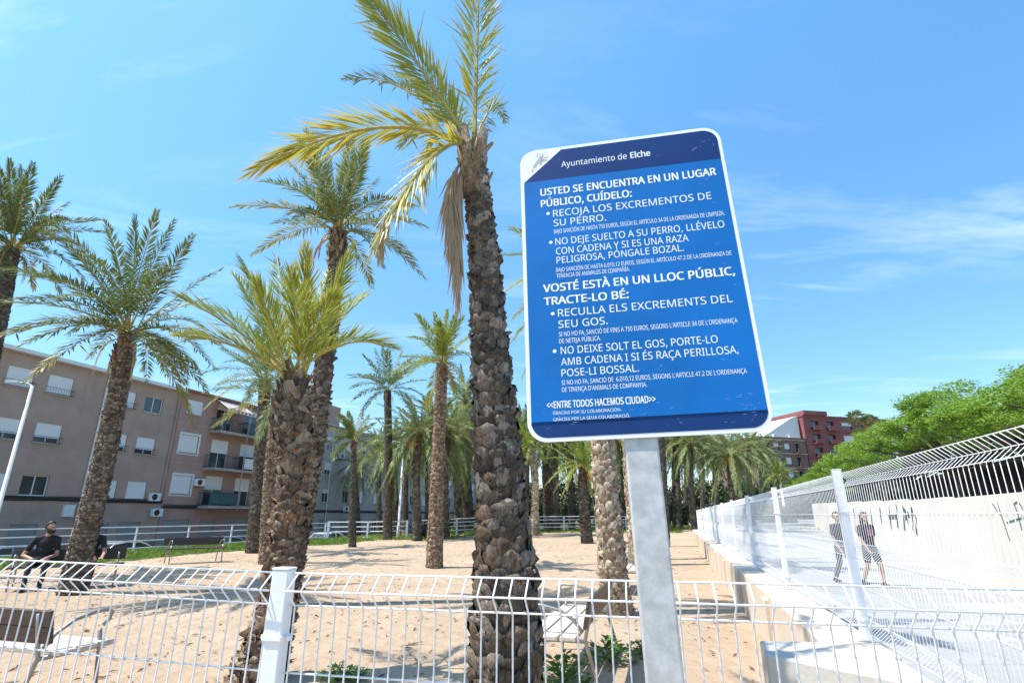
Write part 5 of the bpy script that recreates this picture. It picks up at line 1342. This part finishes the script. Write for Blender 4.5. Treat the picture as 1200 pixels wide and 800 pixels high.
for i, (kind, x0, x1, y0, y1, h, s_) in enumerate(LINES):
    yb = (y0 + y1)/2
    if i == 0:
        k1, k2 = "Ayuntamiento de ", "Elche"; va, fa_ = text_mesh(k1 + "l", False); vb, fb = text_mesh(k2, True)
        wa = max(v[0] for v in va) - .1; wb = max(v[0] for v in vb); sx = (x1-x0)/(wa+wb); sy = h/CAP
        va, fa_ = text_mesh(k1, False)
        ln = MB(); ln.add([(x0+v[0]*sx, yb+v[1]*sy+O, ZT) for v in va], fa_); ln.add([(x0+(wa+v[0])*sx, yb+v[1]*sy+O, ZT+v[2]) for v in vb], fb); ln.build('header_line', MAT['letter'], sg); continue
    vs, fs = text_mesh(s_, kind == 'b'); mn, mxx = min(v[0] for v in vs), max(v[0] for v in vs); sx = (x1-x0)/(mxx-mn); sy = h/CAP
    ln = MB(); ln.add([(x0+(v[0]-mn)*sx, yb+v[1]*sy+O, ZT+v[2]) for v in vs], fs); ln.build(LN[kind], MAT['letter'], sg)
for (x, y) in ((-.2204, .2200), (-.2163, .1215), (-.2205, -.1040), (-.2203, -.2140)):
    n_ = 16; ln = MB(); ln.add([(x, y+O, ZT)] + [(x+.0052*math.cos(2*PI*j/n_), y+O+.0052*math.sin(2*PI*j/n_), ZT) for j in range(n_)], [(0, 1+j, 1+(j+1) % n_) for j in range(n_)]); ln.build('bullet', MAT['letter'], sg)
# grey emblem in the white corner: a seated figure under a small crown, cut by the diagonal band
mb = MB()
def em(poly): mb.add([(x, y+O, .0005) for x, y in poly], [tuple(range(len(poly)))])
ex, ey = -.2335, .398
def diag(x): return .339 + (x + .2895) * (.1075/.1187) + .003
def arc(cx, cy, r0, r1, a0, a1, n=10):
    for i in range(n):
        a, b = R(a0+(a1-a0)*i/n), R(a0+(a1-a0)*(i+1)/n); q = [(cx+r0*math.cos(a), cy+r0*math.sin(a)), (cx+r1*math.cos(a), cy+r1*math.sin(a)), (cx+r1*math.cos(b), cy+r1*math.sin(b)), (cx+r0*math.cos(b), cy+r0*math.sin(b))]
        if all(y > diag(x) for x, y in q): em(q)
arc(ex, ey+.030, 0.0, .0065, 0, 360, 12)
for dx, dy, w_, h_ in ((-.013, .030, .003, .017), (.004, .033, .003, .012), (-.006, .040, .002, .007)): em([(ex+dx, ey+dy), (ex+dx+w_, ey+dy), (ex+dx+w_*.6, ey+dy+h_), (ex+dx-w_*.4, ey+dy+h_)])
em([(ex-.012, ey+.006), (ex+.004, ey+.016), (ex+.007, ey+.026), (ex-.007, ey+.027), (ex-.017, ey+.014)])
em([(ex-.026, ey-.010), (ex-.016, ey-.004), (ex-.012, ey+.010), (ex-.018, ey+.012), (ex-.027, ey+.0)])
em([(ex-.031, ey-.022), (ex-.028, ey-.022), (ex-.027, ey-.012), (ex-.031, ey-.012)])
arc(ex+.010, ey+.004, .010, .0125, 60, 200, 10); arc(ex+.010, ey+.004, .0145, .0165, 50, 190, 10)
em([(ex+.010, ey+.024), (ex+.022, ey+.028), (ex+.021, ey+.0305), (ex+.009, ey+.027)])
mb.build("emblem", MAT['crest'], sg)
# scuffs in the sheet
mb = MB(); rnd = random.Random(14)
for k in range(110):
    x = rnd.choice((rnd.uniform(-.28, .28), rnd.gauss(.25, .02))); y = rnd.gauss(.40, .012) if k > 92 else rnd.uniform(-.43, .33) if rnd.random() < .5 else rnd.uniform(-.43, -.36); a = rnd.uniform(-.6, .6); l = rnd.uniform(.002, .010); w_ = rnd.uniform(.0002, .0007)
    if abs(x) > .28: continue
    dx, dy = math.cos(a)*l, math.sin(a)*l; mb.add([(x-dx, y-dy+O, .0013), (x, y-w_+O, .0013), (x+dx, y+dy+O, .0013), (x, y+w_+O, .0013)], [(0,1,2,3)])
mb.build("scuff_marks", MAT['sblue'] if False else varied("scuffed_paint", (.25, .38, .62), .6, 40, .3), sg)
mb = MB(); px0 = -.0165; pw = .041
mb.prism(rrect(px0-pw, px0+pw, -.048, -.008, .006, 4), -.4, O + .30, 0)
# the post stands along local y: swap axes of the prism
mb.v = [(x, z, y) for x, y, z in mb.v]; mb.f = [f[::-1] for f in mb.f]
mb.build("post", MAT['galv'], sg)
for yy in (-.28, .25):
    mb = MB(); mb.box((-.18, yy-.018+O, -.0078), (.18, yy+.018+O, -.0032)); mb.box((px0-pw-.012, yy-.02+O, -.054), (px0+pw+.012, yy+.02+O, -.0082)); mb.build("bracket", MAT['galv'], sg, bevel=.002)
bpy.context.view_layer.update()
